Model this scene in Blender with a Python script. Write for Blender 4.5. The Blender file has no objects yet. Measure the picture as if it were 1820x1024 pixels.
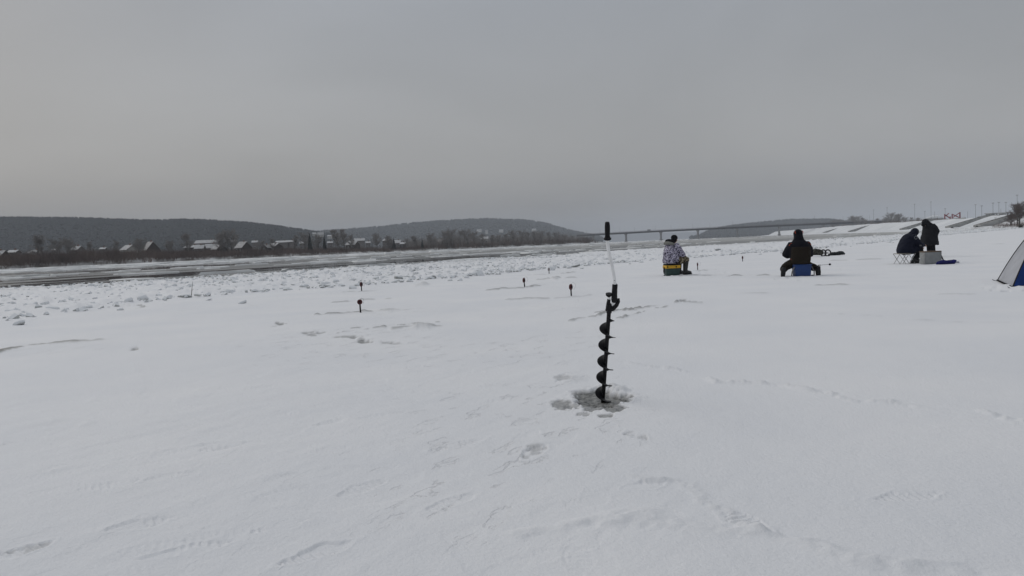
import bpy, bmesh, math, random
import numpy as np
from mathutils import Vector, Matrix, Euler
R_ = math.radians
random.seed(7)
rng = np.random.default_rng(11)
S = bpy.context.scene
COL = S.collection

# ------------------------------------------------------------------ camera
IW, IH, FP, EYE = 1820.0, 1024.0, 1350.0, 1.15
ROLL, PITCH = math.atan(0.0425), math.atan(74.6 / 1350.0)
F_ = Vector((0, math.cos(PITCH), -math.sin(PITCH)))
UP0 = Vector((0, math.sin(PITCH), math.cos(PITCH)))
RX = Vector((1, 0, 0)) * math.cos(ROLL) - UP0 * math.sin(ROLL)
UX = Vector((1, 0, 0)) * math.sin(ROLL) + UP0 * math.cos(ROLL)
cam = bpy.data.cameras.new('camera')
cam.sensor_fit = 'HORIZONTAL'; cam.sensor_width = 36.0
cam.lens = 36.0 * FP / IW
cam.clip_start = 0.05; cam.clip_end = 40000
camo = bpy.data.objects.new('camera', cam); COL.objects.link(camo)
camo.matrix_world = Matrix(((RX.x, UX.x, -F_.x, 0), (RX.y, UX.y, -F_.y, 0), (RX.z, UX.z, -F_.z, EYE), (0, 0, 0, 1)))
S.camera = camo

# ------------------------------------------------------------------ light
SUN_EL, SUN_AZ = R_(34), R_(-55)          # azimuth measured from +Y towards +X
sun_dir = Vector((math.sin(SUN_AZ) * math.cos(SUN_EL), math.cos(SUN_AZ) * math.cos(SUN_EL), math.sin(SUN_EL)))
W = bpy.data.worlds.new('World'); S.world = W; W.use_nodes = True
nt = W.node_tree; nt.nodes.clear()
def N(tree, typ, **kw):
    n = tree.nodes.new(typ)
    for k, v in kw.items(): setattr(n, k, v)
    return n
out = N(nt, 'ShaderNodeOutputWorld'); bg = N(nt, 'ShaderNodeBackground'); bg.inputs['Strength'].default_value = 0.1
sky = N(nt, 'ShaderNodeTexSky', sky_type='NISHITA'); sky.sun_disc = False
sky.sun_elevation = SUN_EL; sky.sun_rotation = SUN_AZ; sky.air_density = 1.5; sky.dust_density = 5.0
tc = N(nt, 'ShaderNodeTexCoord')
sep = N(nt, 'ShaderNodeSeparateXYZ'); nt.links.new(tc.outputs['Generated'], sep.inputs[0])
# even overcast cloud deck: brighter towards the zenith, as an overcast sky is
elev = N(nt, 'ShaderNodeValToRGB')
elev.color_ramp.elements[0].position = 0.0; elev.color_ramp.elements[0].color = (0.295, 0.296, 0.298, 1)
elev.color_ramp.elements[1].position = 1.0; elev.color_ramp.elements[1].color = (0.60, 0.62, 0.65, 1)
e = elev.color_ramp.elements.new(0.30); e.color = (0.342, 0.360, 0.390, 1)
e = elev.color_ramp.elements.new(0.10); e.color = (0.384, 0.386, 0.388, 1)
nt.links.new(sep.outputs['Z'], elev.inputs[0])
mp = N(nt, 'ShaderNodeMapping'); mp.inputs['Scale'].default_value = (1.0, 1.0, 2.2)
nt.links.new(tc.outputs['Generated'], mp.inputs[0])
nz = N(nt, 'ShaderNodeTexNoise'); nz.inputs['Scale'].default_value = 2.1; nz.inputs['Detail'].default_value = 3.5; nz.inputs['Roughness'].default_value = 0.45
nz.inputs['Distortion'].default_value = 0.4
nt.links.new(mp.outputs[0], nz.inputs['Vector'])
cl = N(nt, 'ShaderNodeMapRange'); cl.inputs['From Min'].default_value = 0.3; cl.inputs['From Max'].default_value = 0.7
cl.inputs['To Min'].default_value = 0.90; cl.inputs['To Max'].default_value = 1.09
nt.links.new(nz.outputs['Fac'], cl.inputs['Value'])
# the veiled sun makes its half of the sky a little brighter
dot = N(nt, 'ShaderNodeVectorMath', operation='DOT_PRODUCT'); dot.inputs[1].default_value = tuple(sun_dir)
nt.links.new(tc.outputs['Generated'], dot.inputs[0])
gl = N(nt, 'ShaderNodeMapRange'); gl.inputs['From Min'].default_value = -1; gl.inputs['From Max'].default_value = 1
gl.inputs['To Min'].default_value = 0.87; gl.inputs['To Max'].default_value = 0.985
nt.links.new(dot.outputs['Value'], gl.inputs['Value'])
m1 = N(nt, 'ShaderNodeMath', operation='MULTIPLY'); nt.links.new(cl.outputs[0], m1.inputs[0]); nt.links.new(gl.outputs[0], m1.inputs[1])
m2 = N(nt, 'ShaderNodeMath', operation='MULTIPLY'); nt.links.new(m1.outputs[0], m2.inputs[0]); m2.inputs[1].default_value = 9.6
sc_ = N(nt, 'ShaderNodeVectorMath', operation='SCALE'); nt.links.new(elev.outputs[0], sc_.inputs[0]); nt.links.new(m2.outputs[0], sc_.inputs['Scale'])
mx = N(nt, 'ShaderNodeMix', data_type='RGBA'); mx.inputs['Factor'].default_value = 0.94
nt.links.new(sky.outputs[0], mx.inputs['A']); nt.links.new(sc_.outputs[0], mx.inputs['B'])
nt.links.new(mx.outputs['Result'], bg.inputs['Color']); nt.links.new(bg.outputs[0], out.inputs[0])
sl = bpy.data.lights.new('sun', 'SUN'); sl.energy = 0.75; sl.angle = R_(40); sl.color = (1, 0.965, 0.92)
so = bpy.data.objects.new('sun', sl); COL.objects.link(so); so.location = sun_dir * 50
so.rotation_euler = (-sun_dir).to_track_quat('-Z', 'Y').to_euler()
S.view_settings.view_transform = 'Standard'; S.view_settings.look = 'None'
S.view_settings.exposure = 0.05; S.view_settings.gamma = 1.0; S.view_settings.use_curve_mapping = False
S.render.engine = 'CYCLES'
S.cycles.use_denoising = True
S.cycles.max_bounces = 6; S.cycles.volume_bounces = 2

# ------------------------------------------------------------------ helpers
def ray(px, py):
    return F_ + RX * ((px - IW / 2) / FP) + UX * ((IH / 2 - py) / FP)
def ground(px, py, z=0.0):
    d = ray(px, py); k = (z - EYE) / d.z
    return Vector((d.x * k, d.y * k, z))
def ray_at(px, py, Y):
    d = ray(px, py); k = Y / d.y
    return Vector((d.x * k, Y, EYE + d.z * k))
def at(px, Y, z=0.0):
    a = (px - IW / 2); dz = z - EYE
    num = FP * (Y * RX.y + dz * RX.z) - a * (Y * F_.y + dz * F_.z)
    return Vector((num / (a * F_.x - FP * RX.x), Y, z))
def tag(o, label=None, cat=None, group=None, kind=None):
    if label: o['label'] = label
    if cat: o['category'] = cat
    if group: o['group'] = group
    if kind: o['kind'] = kind
    return o
def thing(name, label, cat, loc=(0, 0, 0), rotz=0.0, group=None):
    o = bpy.data.objects.new(name, None); COL.objects.link(o); o.empty_display_size = 0.1
    o.location = loc; o.rotation_euler = (0, 0, rotz)
    return tag(o, label, cat, group)
def copy_tree(o, parent=None):
    c = o.copy(); COL.objects.link(c); c.parent = parent
    for ch in list(o.children): copy_tree(ch, c)
    return c
def link_mesh(name, me, mat, parent=None):
    o = bpy.data.objects.new(name, me); COL.objects.link(o)
    if mat and not me.materials: me.materials.append(mat)
    o.parent = parent
    return o
I3 = Matrix.Identity(3)
class MB:
    def __init__(s): s.v = []; s.f = []
    def add(s, vs, fs):
        b = len(s.v); s.v.extend([tuple(x) for x in vs]); s.f.extend([tuple(i + b for i in f) for f in fs]); return s
    def box(s, c, size, rot=None, taper=1.0):
        hx, hy, hz = size[0] / 2, size[1] / 2, size[2] / 2
        vs = [Vector((x * hx * (taper if z < 0 else 1), y * hy * (taper if z < 0 else 1), z * hz)) for z in (-1, 1) for y in (-1, 1) for x in (-1, 1)]
        if rot is not None: vs = [rot @ v for v in vs]
        c = Vector(c)
        return s.add([v + c for v in vs], [(0, 2, 3, 1), (4, 5, 7, 6), (0, 1, 5, 4), (2, 6, 7, 3), (0, 4, 6, 2), (1, 3, 7, 5)])
    def rbox(s, c, size, b=0.01, rot=None, seg=2, taper=1.0):
        bm = bmesh.new(); bmesh.ops.create_cube(bm, size=1.0)
        for v in bm.verts:
            k = taper if v.co.z < 0 else 1.0
            v.co = Vector((v.co.x * size[0] * k, v.co.y * size[1] * k, v.co.z * size[2]))
        bmesh.ops.bevel(bm, geom=list(bm.edges), offset=b, segments=seg, affect='EDGES', profile=0.5)
        bm.verts.index_update()
        vs = [v.co.copy() for v in bm.verts]; fs = [[v.index for v in f.verts] for f in bm.faces]; bm.free()
        if rot is not None: vs = [rot @ v for v in vs]
        c = Vector(c)
        return s.add([v + c for v in vs], fs)
    def tube(s, pts, rad, n=8, cap=True):
        pts = [Vector(p) for p in pts]
        if not hasattr(rad, '__len__'): rad = [rad] * len(pts)
        vs = []; up = None
        for i, p in enumerate(pts):
            d = (pts[min(i + 1, len(pts) - 1)] - pts[max(i - 1, 0)]).normalized()
            if up is None:
                up = d.orthogonal().normalized()
            up = (up - d * up.dot(d)).normalized(); w = d.cross(up)
            r = rad[i]; ra, rb = (r if hasattr(r, '__len__') else (r, r))
            for k in range(n):
                a = 2 * math.pi * k / n
                vs.append(p + up * (math.cos(a) * ra) + w * (math.sin(a) * rb))
        fs = []
        for i in range(len(pts) - 1):
            for k in range(n):
                fs.append((i * n + k, i * n + (k + 1) % n, (i + 1) * n + (k + 1) % n, (i + 1) * n + k))
        if cap:
            fs.append(tuple(range(n - 1, -1, -1))); fs.append(tuple(range((len(pts) - 1) * n, len(pts) * n)))
        return s.add(vs, fs)
    def loft(s, rings, n=20, power=2.0):
        # rings: (centre, rx, ry[, tilt about y])
        vs = []
        for rg in rings:
            c = Vector(rg[0]); rx, ry = rg[1], rg[2]; m = Matrix.Rotation(rg[3], 3, 'Y') if len(rg) > 3 else I3
            for k in range(n):
                a = 2 * math.pi * k / n; ca, sa = math.cos(a), math.sin(a)
                q = (abs(ca) ** power + abs(sa) ** power) ** (-1 / power)
                vs.append(c + m @ Vector((ca * rx * q, sa * ry * q, 0)))
        fs = []
        for i in range(len(rings) - 1):
            for k in range(n):
                fs.append((i * n + k, i * n + (k + 1) % n, (i + 1) * n + (k + 1) % n, (i + 1) * n + k))
        fs.append(tuple(range(n - 1, -1, -1))); fs.append(tuple(range((len(rings) - 1) * n, len(rings) * n)))
        return s.add(vs, fs)
    def ball(s, c, r, rot=None, u=14, w=9):
        if not hasattr(r, '__len__'): r = (r, r, r)
        c = Vector(c); vs = []; fs = []
        for i in range(w + 1):
            th = math.pi * i / w
            for k in range(u):
                a = 2 * math.pi * k / u
                v = Vector((r[0] * math.sin(th) * math.cos(a), r[1] * math.sin(th) * math.sin(a), r[2] * math.cos(th)))
                if rot is not None: v = rot @ v
                vs.append(c + v)
        for i in range(w):
            for k in range(u):
                fs.append((i * u + k, (i + 1) * u + k, (i + 1) * u + (k + 1) % u, i * u + (k + 1) % u))
        return s.add(vs, fs)
    def prism(s, poly, off):
        # closed solid from a planar polygon (3D points) pushed along off
        n = len(poly); off = Vector(off); a = [Vector(p) for p in poly]
        fs = [tuple(range(n)), tuple(range(2 * n - 1, n - 1, -1))]
        for k in range(n): fs.append((k, k + n, (k + 1) % n + n, (k + 1) % n))
        return s.add(a + [p + off for p in a], fs)
    def mesh(s, name, smooth=False, fix=True):
        me = bpy.data.meshes.new(name); me.from_pydata(s.v, [], s.f); me.update()
        if fix:
            bm = bmesh.new(); bm.from_mesh(me); bmesh.ops.remove_doubles(bm, verts=bm.verts, dist=1e-6)
            bmesh.ops.recalc_face_normals(bm, faces=bm.faces); bm.to_mesh(me); bm.free()
        if smooth:
            me.polygons.foreach_set('use_smooth', [True] * len(me.polygons))
            if smooth != 'all':
                me.set_sharp_from_angle(angle=R_(38))
        me.update(); return me
    def build(s, name, mat, parent=None, smooth=False, fix=True):
        return link_mesh(name, s.mesh(name, smooth, fix), mat, parent)
    def fuse(s, name, mat, parent=None, voxel=0.015, it=4, wob=0.0, seed=0):
        # weld overlapping shapes into ONE continuous skin
        me = s.mesh('tmp', fix=True)
        o = bpy.data.objects.new('tmp', me); COL.objects.link(o)
        m = o.modifiers.new('r', 'REMESH'); m.mode = 'VOXEL'; m.voxel_size = voxel; m.use_smooth_shade = True
        if it:
            m = o.modifiers.new('s', 'SMOOTH'); m.factor = 0.5; m.iterations = it
        dg = bpy.context.evaluated_depsgraph_get()
        nm = bpy.data.meshes.new_from_object(o.evaluated_get(dg)); nm.name = name
        bpy.data.objects.remove(o); bpy.data.meshes.remove(me)
        nm.materials.clear()
        if wob:     # cloth folds
            n = len(nm.vertices); co = np.empty(n * 3, np.float32); nm.vertices.foreach_get('co', co); co = co.reshape(-1, 3)
            no = np.empty(n * 3, np.float32); nm.vertices.foreach_get('normal', no); no = no.reshape(-1, 3)
            q = fbm(co[:, 0] * 9 + co[:, 2] * 3 + seed, co[:, 1] * 9 + co[:, 2] * 11 + seed * 3, 3)
            co += no * (q * wob)[:, None]; nm.vertices.foreach_set('co', co.ravel()); nm.update()
        nm.polygons.foreach_set('use_smooth', [True] * len(nm.polygons))
        return link_mesh(name, nm, mat, parent)

# value noise in numpy
_P = rng.random((256, 256)).astype(np.float64) * 2 - 1
def vnoise(x, y):
    xi = np.floor(x).astype(np.int64); yi = np.floor(y).astype(np.int64)
    fx = x - xi; fy = y - yi
    fx = fx * fx * fx * (fx * (fx * 6 - 15) + 10); fy = fy * fy * fy * (fy * (fy * 6 - 15) + 10)
    a = _P[xi & 255, yi & 255]; b = _P[(xi + 1) & 255, yi & 255]; c = _P[xi & 255, (yi + 1) & 255]; d = _P[(xi + 1) & 255, (yi + 1) & 255]
    return (a * (1 - fx) + b * fx) * (1 - fy) + (c * (1 - fx) + d * fx) * fy
def fbm(x, y, o=4, g=0.5):
    r = 0; a = 1.0; t = 0
    for i in range(o):
        r = r + a * vnoise(x * 2 ** i + 17.3 * i, y * 2 ** i - 9.1 * i); t += a; a *= g
    return r / t
def sst(a, b, x):
    t = np.clip((x - a) / (b - a), 0, 1); return t * t * (3 - 2 * t)

# ------------------------------------------------------------------ materials
MATS = {}
def mat(name, col, rough=0.7, spec=0.3, metal=0.0, var=0.0, vscale=6.0, bump=0.0, bscale=30.0, col2=None, coord='Object', trans=0.0):
    if name in MATS: return MATS[name]
    m = bpy.data.materials.new(name); m.use_nodes = True; t = m.node_tree; b = t.nodes['Principled BSDF']
    b.inputs['Base Color'].default_value = (*col, 1); b.inputs['Roughness'].default_value = rough
    b.inputs['Specular IOR Level'].default_value = spec; b.inputs['Metallic'].default_value = metal
    if var or col2 or bump:
        tcn = t.nodes.new('ShaderNodeTexCoord')
    if var or col2:
        n = t.nodes.new('ShaderNodeTexNoise'); n.inputs['Scale'].default_value = vscale; n.inputs['Detail'].default_value = 5
        t.links.new(tcn.outputs[coord], n.inputs['Vector'])
        r = t.nodes.new('ShaderNodeValToRGB')
        c2 = col2 if col2 else tuple(min(1, c * (1 + var)) for c in col)
        c1 = col if col2 else tuple(c * (1 - var) for c in col)
        r.color_ramp.elements[0].position = 0.35; r.color_ramp.elements[0].color = (*c1, 1)
        r.color_ramp.elements[1].position = 0.65; r.color_ramp.elements[1].color = (*c2, 1)
        t.links.new(n.outputs['Fac'], r.inputs[0]); t.links.new(r.outputs[0], b.inputs['Base Color'])
    if bump:
        n2 = t.nodes.new('ShaderNodeTexNoise'); n2.inputs['Scale'].default_value = bscale; n2.inputs['Detail'].default_value = 4
        t.links.new(tcn.outputs[coord], n2.inputs['Vector'])
        bp = t.nodes.new('ShaderNodeBump'); bp.inputs['Strength'].default_value = 1.0; bp.inputs['Distance'].default_value = bump
        t.links.new(n2.outputs['Fac'], bp.inputs['Height']); t.links.new(bp.outputs[0], b.inputs['Normal'])
    MATS[name] = m; return m
def camo_mat(name, cols, scale, stops):
    m = bpy.data.materials.new(name); m.use_nodes = True; t = m.node_tree; b = t.nodes['Principled BSDF']
    b.inputs['Roughness'].default_value = 0.85; b.inputs['Specular IOR Level'].default_value = 0.15
    tcn = t.nodes.new('ShaderNodeTexCoord'); n = t.nodes.new('ShaderNodeTexNoise')
    n.inputs['Scale'].default_value = scale; n.inputs['Detail'].default_value = 2.5; n.inputs['Distortion'].default_value = 1.3
    t.links.new(tcn.outputs['Object'], n.inputs['Vector'])
    r = t.nodes.new('ShaderNodeValToRGB'); r.color_ramp.interpolation = 'CONSTANT'
    r.color_ramp.elements[0].position = 0; r.color_ramp.elements[0].color = (*cols[0], 1)
    r.color_ramp.elements[1].position = stops[0]; r.color_ramp.elements[1].color = (*cols[1], 1)
    for c, s_ in zip(cols[2:], stops[1:]):
        e_ = r.color_ramp.elements.new(s_); e_.color = (*c, 1)
    t.links.new(n.outputs['Fac'], r.inputs[0]); t.links.new(r.outputs[0], b.inputs['Base Color']); return m

def snow_ground_mat():
    m = bpy.data.materials.new('snow_on_ice'); m.use_nodes = True; t = m.node_tree; b = t.nodes['Principled BSDF']
    L = t.links.new
    tcn = t.nodes.new('ShaderNodeTexCoord')
    at_ = t.nodes.new('ShaderNodeAttribute'); at_.attribute_name = 'ice'
    nA = t.nodes.new('ShaderNodeTexNoise'); nA.inputs['Scale'].default_value = 0.55; nA.inputs['Detail'].default_value = 6
    L(tcn.outputs['Object'], nA.inputs['Vector'])
    rs = t.nodes.new('ShaderNodeValToRGB')
    rs.color_ramp.elements[0].position = 0.35; rs.color_ramp.elements[0].color = (0.775, 0.788, 0.815, 1)
    rs.color_ramp.elements[1].position = 0.68; rs.color_ramp.elements[1].color = (0.825, 0.830, 0.845, 1)
    L(nA.outputs['Fac'], rs.inputs[0])
    nB = t.nodes.new('ShaderNodeTexNoise'); nB.inputs['Scale'].default_value = 26; nB.inputs['Detail'].default_value = 6; nB.inputs['Roughness'].default_value = 0.7
    L(tcn.outputs['Object'], nB.inputs['Vector'])
    ri = t.nodes.new('ShaderNodeValToRGB')
    ri.color_ramp.elements[0].position = 0.38; ri.color_ramp.elements[0].color = (0.07, 0.072, 0.07, 1)
    ri.color_ramp.elements[1].position = 0.70; ri.color_ramp.elements[1].color = (0.42, 0.42, 0.405, 1)
    L(nB.outputs['Fac'], ri.inputs[0])
    mx_ = t.nodes.new('ShaderNodeMix'); mx_.data_type = 'RGBA'
    L(at_.outputs['Fac'], mx_.inputs['Factor']); L(rs.outputs[0], mx_.inputs['A']); L(ri.outputs[0], mx_.inputs['B'])
    L(mx_.outputs['Result'], b.inputs['Base Color'])
    mr = t.nodes.new('ShaderNodeMapRange'); mr.inputs['To Min'].default_value = 0.75; mr.inputs['To Max'].default_value = 0.42
    L(at_.outputs['Fac'], mr.inputs['Value']); L(mr.outputs[0], b.inputs['Roughness'])
    b.inputs['Specular IOR Level'].default_value = 0.25
    nC = t.nodes.new('ShaderNodeTexNoise'); nC.inputs['Scale'].default_value = 45; nC.inputs['Detail'].default_value = 7; nC.inputs['Roughness'].default_value = 0.65
    L(tcn.outputs['Object'], nC.inputs['Vector'])
    bp = t.nodes.new('ShaderNodeBump'); bp.inputs['Strength'].default_value = 0.8; bp.inputs['Distance'].default_value = 0.009
    L(nC.outputs['Fac'], bp.inputs['Height'])
    # broken wind crust: sparse sharp little steps drawn out along the wind
    mpc = t.nodes.new('ShaderNodeMapping'); mpc.inputs['Rotation'].default_value = (0, 0, R_(-62)); mpc.inputs['Scale'].default_value = (1, 1, 1); L(tcn.outputs['Object'], mpc.inputs[0])
    scv = t.nodes.new('ShaderNodeVectorMath'); scv.operation = 'MULTIPLY'; scv.inputs[1].default_value = (2.6, 6.0, 1); L(mpc.outputs[0], scv.inputs[0])
    nD = t.nodes.new('ShaderNodeTexNoise'); nD.inputs['Scale'].default_value = 1.0; nD.inputs['Detail'].default_value = 7; nD.inputs['Roughness'].default_value = 0.6; L(scv.outputs[0], nD.inputs['Vector'])
    rD = t.nodes.new('ShaderNodeMapRange'); rD.inputs['From Min'].default_value = 0.585; rD.inputs['From Max'].default_value = 0.62; L(nD.outputs['Fac'], rD.inputs['Value'])
    bq = t.nodes.new('ShaderNodeBump'); bq.invert = True; bq.inputs['Strength'].default_value = 0.9; bq.inputs['Distance'].default_value = 0.0065
    aw = t.nodes.new('ShaderNodeAttribute'); aw.attribute_name = 'walk'
    mw = t.nodes.new('ShaderNodeMath'); mw.operation = 'MULTIPLY'; L(rD.outputs[0], mw.inputs[0]); L(aw.outputs['Fac'], mw.inputs[1]); L(mw.outputs[0], bq.inputs['Height']); L(bp.outputs[0], bq.inputs['Normal']); L(bq.outputs[0], b.inputs['Normal'])
    return m
def snow_top_mat(name, side, top=(0.78, 0.80, 0.82), lo=0.25, hi=0.6, vs=3.0):
    # snow lying on whatever faces up, bare material on the sides
    m = bpy.data.materials.new(name); m.use_nodes = True; t = m.node_tree; b = t.nodes['Principled BSDF']; L = t.links.new
    g = t.nodes.new('ShaderNodeNewGeometry'); sp = t.nodes.new('ShaderNodeSeparateXYZ'); L(g.outputs['Normal'], sp.inputs[0])
    tcn = t.nodes.new('ShaderNodeTexCoord'); n = t.nodes.new('ShaderNodeTexNoise'); n.inputs['Scale'].default_value = vs; n.inputs['Detail'].default_value = 5
    L(g.outputs['Position'], n.inputs['Vector'])
    ad = t.nodes.new('ShaderNodeMath'); ad.operation = 'MULTIPLY_ADD'; ad.inputs[1].default_value = 0.8; L(n.outputs['Fac'], ad.inputs[0]); L(sp.outputs['Z'], ad.inputs[2])
    mr = t.nodes.new('ShaderNodeMapRange'); mr.inputs['From Min'].default_value = lo + 0.4; mr.inputs['From Max'].default_value = hi + 0.4; L(ad.outputs[0], mr.inputs['Value'])
    x = t.nodes.new('ShaderNodeMix'); x.data_type = 'RGBA'; x.inputs['A'].default_value = (*side, 1); x.inputs['B'].default_value = (*top, 1)
    L(mr.outputs[0], x.inputs['Factor']); L(x.outputs['Result'], b.inputs['Base Color']); b.inputs['Roughness'].default_value = 0.7
    b.inputs['Specular IOR Level'].default_value = 0.25
    return m
M_SNOW = snow_ground_mat()
M_BANKSNOW = mat('bank_snow', (0.66, 0.68, 0.70), 0.8, 0.2, col2=(0.80, 0.81, 0.82), vscale=0.06)
M_BLOCK = snow_top_mat('ice_block_ice', (0.52, 0.53, 0.52), lo=-0.35, hi=0.2, vs=7)
M_FLOE = snow_top_mat('floe_ice', (0.38, 0.39, 0.39), top=(0.74, 0.75, 0.75), lo=-.1, hi=.3, vs=0.8)
M_TWIG = mat('bare_twigs', (0.095, 0.072, 0.063), 0.9, 0.1, col2=(0.155, 0.116, 0.10), vscale=0.09)
M_TREE = mat('bare_tree_bark', (0.20, 0.185, 0.175), 0.9, 0.1, col2=(0.28, 0.26, 0.245), vscale=0.4)
M_TRUNK = mat('trunk_bark', (0.10, 0.09, 0.08), 0.9, 0.1, var=0.3)
M_SPRUCE = mat('spruce_needles', (0.022, 0.030, 0.025), 0.9, 0.1, col2=(0.04, 0.05, 0.04), vscale=2)
M_FOREST = mat('forest_crowns', (0.020, 0.025, 0.026), 0.95, 0.05, col2=(0.030, 0.036, 0.036), vscale=0.012)
M_HILL = mat('forest_floor', (0.026, 0.031, 0.032), 0.95, 0.05, col2=(0.04, 0.045, 0.046), vscale=0.006)
M_CONC = mat('weathered_concrete', (0.29, 0.29, 0.285), 0.85, 0.2, var=0.25, vscale=0.5)
M_BRIDGE = mat('bridge_concrete', (0.17, 0.17, 0.175), 0.85, 0.2, var=0.12, vscale=0.1)
M_GIRDER = mat('bridge_girder_paint', (0.06, 0.065, 0.075), 0.7, 0.3, var=0.1, vscale=0.1)
M_POLE = mat('galvanised_steel', (0.22, 0.225, 0.23), 0.5, 0.4)
M_BLACK = mat('black_plastic', (0.007, 0.007, 0.009), 0.55, 0.22, bump=0.0006, bscale=140)
M_RUBBER = mat('black_rubber', (0.014, 0.014, 0.016), 0.7, 0.3, var=0.3, vscale=40)
M_STEELBLK = mat('black_enamel', (0.006, 0.006, 0.008), 0.5, 0.22, var=0.4, vscale=25)
M_WHITE = mat('white_enamel', (0.86, 0.86, 0.86), 0.35, 0.4, var=0.05, vscale=20)

# ------------------------------------------------------------------ the ice we stand on
RU = (0.574, 0.819); RV = (-0.819, 0.574)
E1 = np.array([(-60, 15), (0, 16.5), (6.8, 17.6), (13, 20.3), (18, 19.4), (29, 19.1), (38, 18.3), (46, 15.2), (66, 13.2), (148, 12), (231, 6.4), (420, -12)])
E2 = np.array([(-60, 46), (17, 45), (32, 44.5), (40, 42.5), (52, 41.5), (76, 45), (96, 42), (115, 39), (155, 31), (246, 25), (420, 8)])
def st(x, y): return x * RU[0] + y * RU[1], x * RV[0] + y * RV[1]
def edge1(s): return np.interp(s, E1[:, 0], E1[:, 1]) + 0.9 * vnoise(s / 5.0, s * 0 + 3.3) + 0.3 * vnoise(s / 1.3, s * 0 + 8.3)
def edge2(s): return np.interp(s, E2[:, 0], E2[:, 1]) + 2.5 * vnoise(s / 14.0, s * 0 + 5.1) + 0.8 * vnoise(s / 3.0, s * 0 + 1.1)
WATER_Z = -0.22

FEET = []     # x, y, heading, length, depth
def foot(px, py, ang, ln=0.30, dp=0.02):
    dp *= 0.34; g = ground(px, py); FEET.append((g.x, g.y, R_(ang), ln, dp))
foot(948, 800, 22, 0.31, 0.024); foot(935, 772, 35, 0.24, 0.012)
foot(640, 862, 42, 0.31, 0.018); foot(560, 975, 48, 0.31, 0.022); foot(800, 888, 48, 0.30, 0.016)
foot(818, 787, 55, 0.36, 0.018); foot(1132, 772, -12, 0.26, 0.024); foot(1141, 860, 70, 0.22, 0.022); foot(1605, 876, 80, 0.32, 0.022)
foot(500, 928, 60, 0.22, 0.016); foot(590, 748, 60, 0.24, 0.018); foot(455, 688, 65, 0.30, 0.018); foot(395, 792, 60, 0.34, 0.016)
foot(10, 980, 40, 0.32, 0.026); foot(1330, 925, -25, 0.3, 0.018); foot(1000, 672, 30, 0.3, 0.02); foot(250, 925, 60, 0.28, 0.018)
foot(300, 845, 60, 0.30, 0.016); foot(200, 860, 60, 0.3, 0.014); foot(660, 740, 60, 0.25, 0.012); foot(880, 712, 50, 0.28, 0.014)
foot(740, 650, 50, 0.28, 0.016); foot(840, 660, 40, 0.28, 0.014); foot(330, 970, 65, 0.34, 0.018); foot(700, 690, 60, 0.26, 0.014)
for (cx_, cy_) in ((1215, 491), (1428, 492), (1630, 470), (1660, 462), (1795, 514), (1240, 484), (1460, 470)):      # trodden snow round the anglers
    for k in range(12):
        foot(cx_ + random.uniform(-55, 55), cy_ + random.uniform(-3, 8), random.uniform(0, 360), random.uniform(.26, .32), random.uniform(.05, .10))
for (x0, y0, x1, y1, n, a) in [(20, 900, 640, 700, 12, 62), (240, 1000, 860, 640, 12, 52), (560, 760, 1000, 600, 9, 50), (180, 640, 700, 610, 7, 70),
                               (900, 1000, 1250, 880, 6, 60), (1120, 640, 1300, 560, 6, 55), (1000, 560, 1190, 500, 6, 50), (80, 760, 500, 660, 8, 66),
                               (60, 850, 420, 780, 8, 64), (1040, 980, 1080, 760, 5, 8), (150, 1010, 480, 900, 6, 58)]:
    for k in range(n):
        u = (k + random.uniform(-.3, .3)) / max(1, n - 1)
        foot(x0 + (x1 - x0) * u + random.uniform(-14, 14), y0 + (y1 - y0) * u + random.uniform(-9, 9), a + random.uniform(-25, 25) + (180 if random.random() < .4 else 0), random.uniform(.24, .32), random.uniform(.002, .007))

LINES = []    # world polyline, half width, height, bare-ice tint amount (also darkens little holes), roughness
def line(pts, w, hgt, ice, rough=1.0):
    LINES.append(([ground(*p).to_2d() for p in pts], w * (1.35 if ice > .15 else 1), hgt * .7, min(1, ice * 1.45), rough))
# low crust ridges and old drag marks in the snow
line([(1110, 645), (1200, 656), (1290, 676), (1400, 686), (1500, 704), (1600, 714), (1720, 725), (1790, 738), (1850, 752)], 0.065, 0.030, 0.03)
line([(1130, 838), (1190, 855), (1240, 866), (1262, 892), (1310, 915), (1350, 940)], 0.07, 0.018, 0.05)
line([(860, 960), (1000, 930), (1100, 914), (1250, 944), (1400, 962), (1500, 988), (1700, 998), (1860, 1030)], 0.12, 0.024, 0.02)
line([(0, 790), (160, 752), (240, 732)], 0.07, 0.014, 0.0); line([(110, 835), (250, 808), (400, 778)], 0.07, 0.014, 0.0)
line([(90, 758), (190, 738), (235, 730)], 0.05, 0.012, 0.0)
# bare, wet or refrozen streaks by the fishing holes
line([(-20, 628), (60, 614), (120, 608), (205, 600)], 0.20, 0.05, 0.75, 1.6)
line([(575, 561), (640, 555), (690, 551), (715, 551)], 0.22, 0.07, 0.55, 1.6)
line([(545, 598), (600, 592), (640, 586), (700, 579), (800, 574)], 0.05, 0.03, 0.5); line([(620, 583), (680, 582), (740, 574), (790, 572)], 0.04, 0.02, 0.45)
line([(700, 584), (735, 578), (800, 579)], 0.22, 0.05, 0.4, 1.6)
line([(1030, 571), (1075, 557), (1130, 549), (1200, 540)], 0.10, 0.035, 0.55, 1.5); line([(1060, 556), (1100, 552), (1150, 546), (1210, 536), (1250, 540)], 0.10, 0.03, 0.5, 1.5)
line([(1085, 567), (1120, 560), (1180, 545)], 0.06, 0.03, 0.5)
line([(868, 517), (905, 512), (935, 511), (962, 509)], 0.20, 0.06, 0.5, 1.6); line([(925, 533), (970, 529), (1015, 526), (1045, 525)], 0.20, 0.06, 0.5, 1.6)
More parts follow.
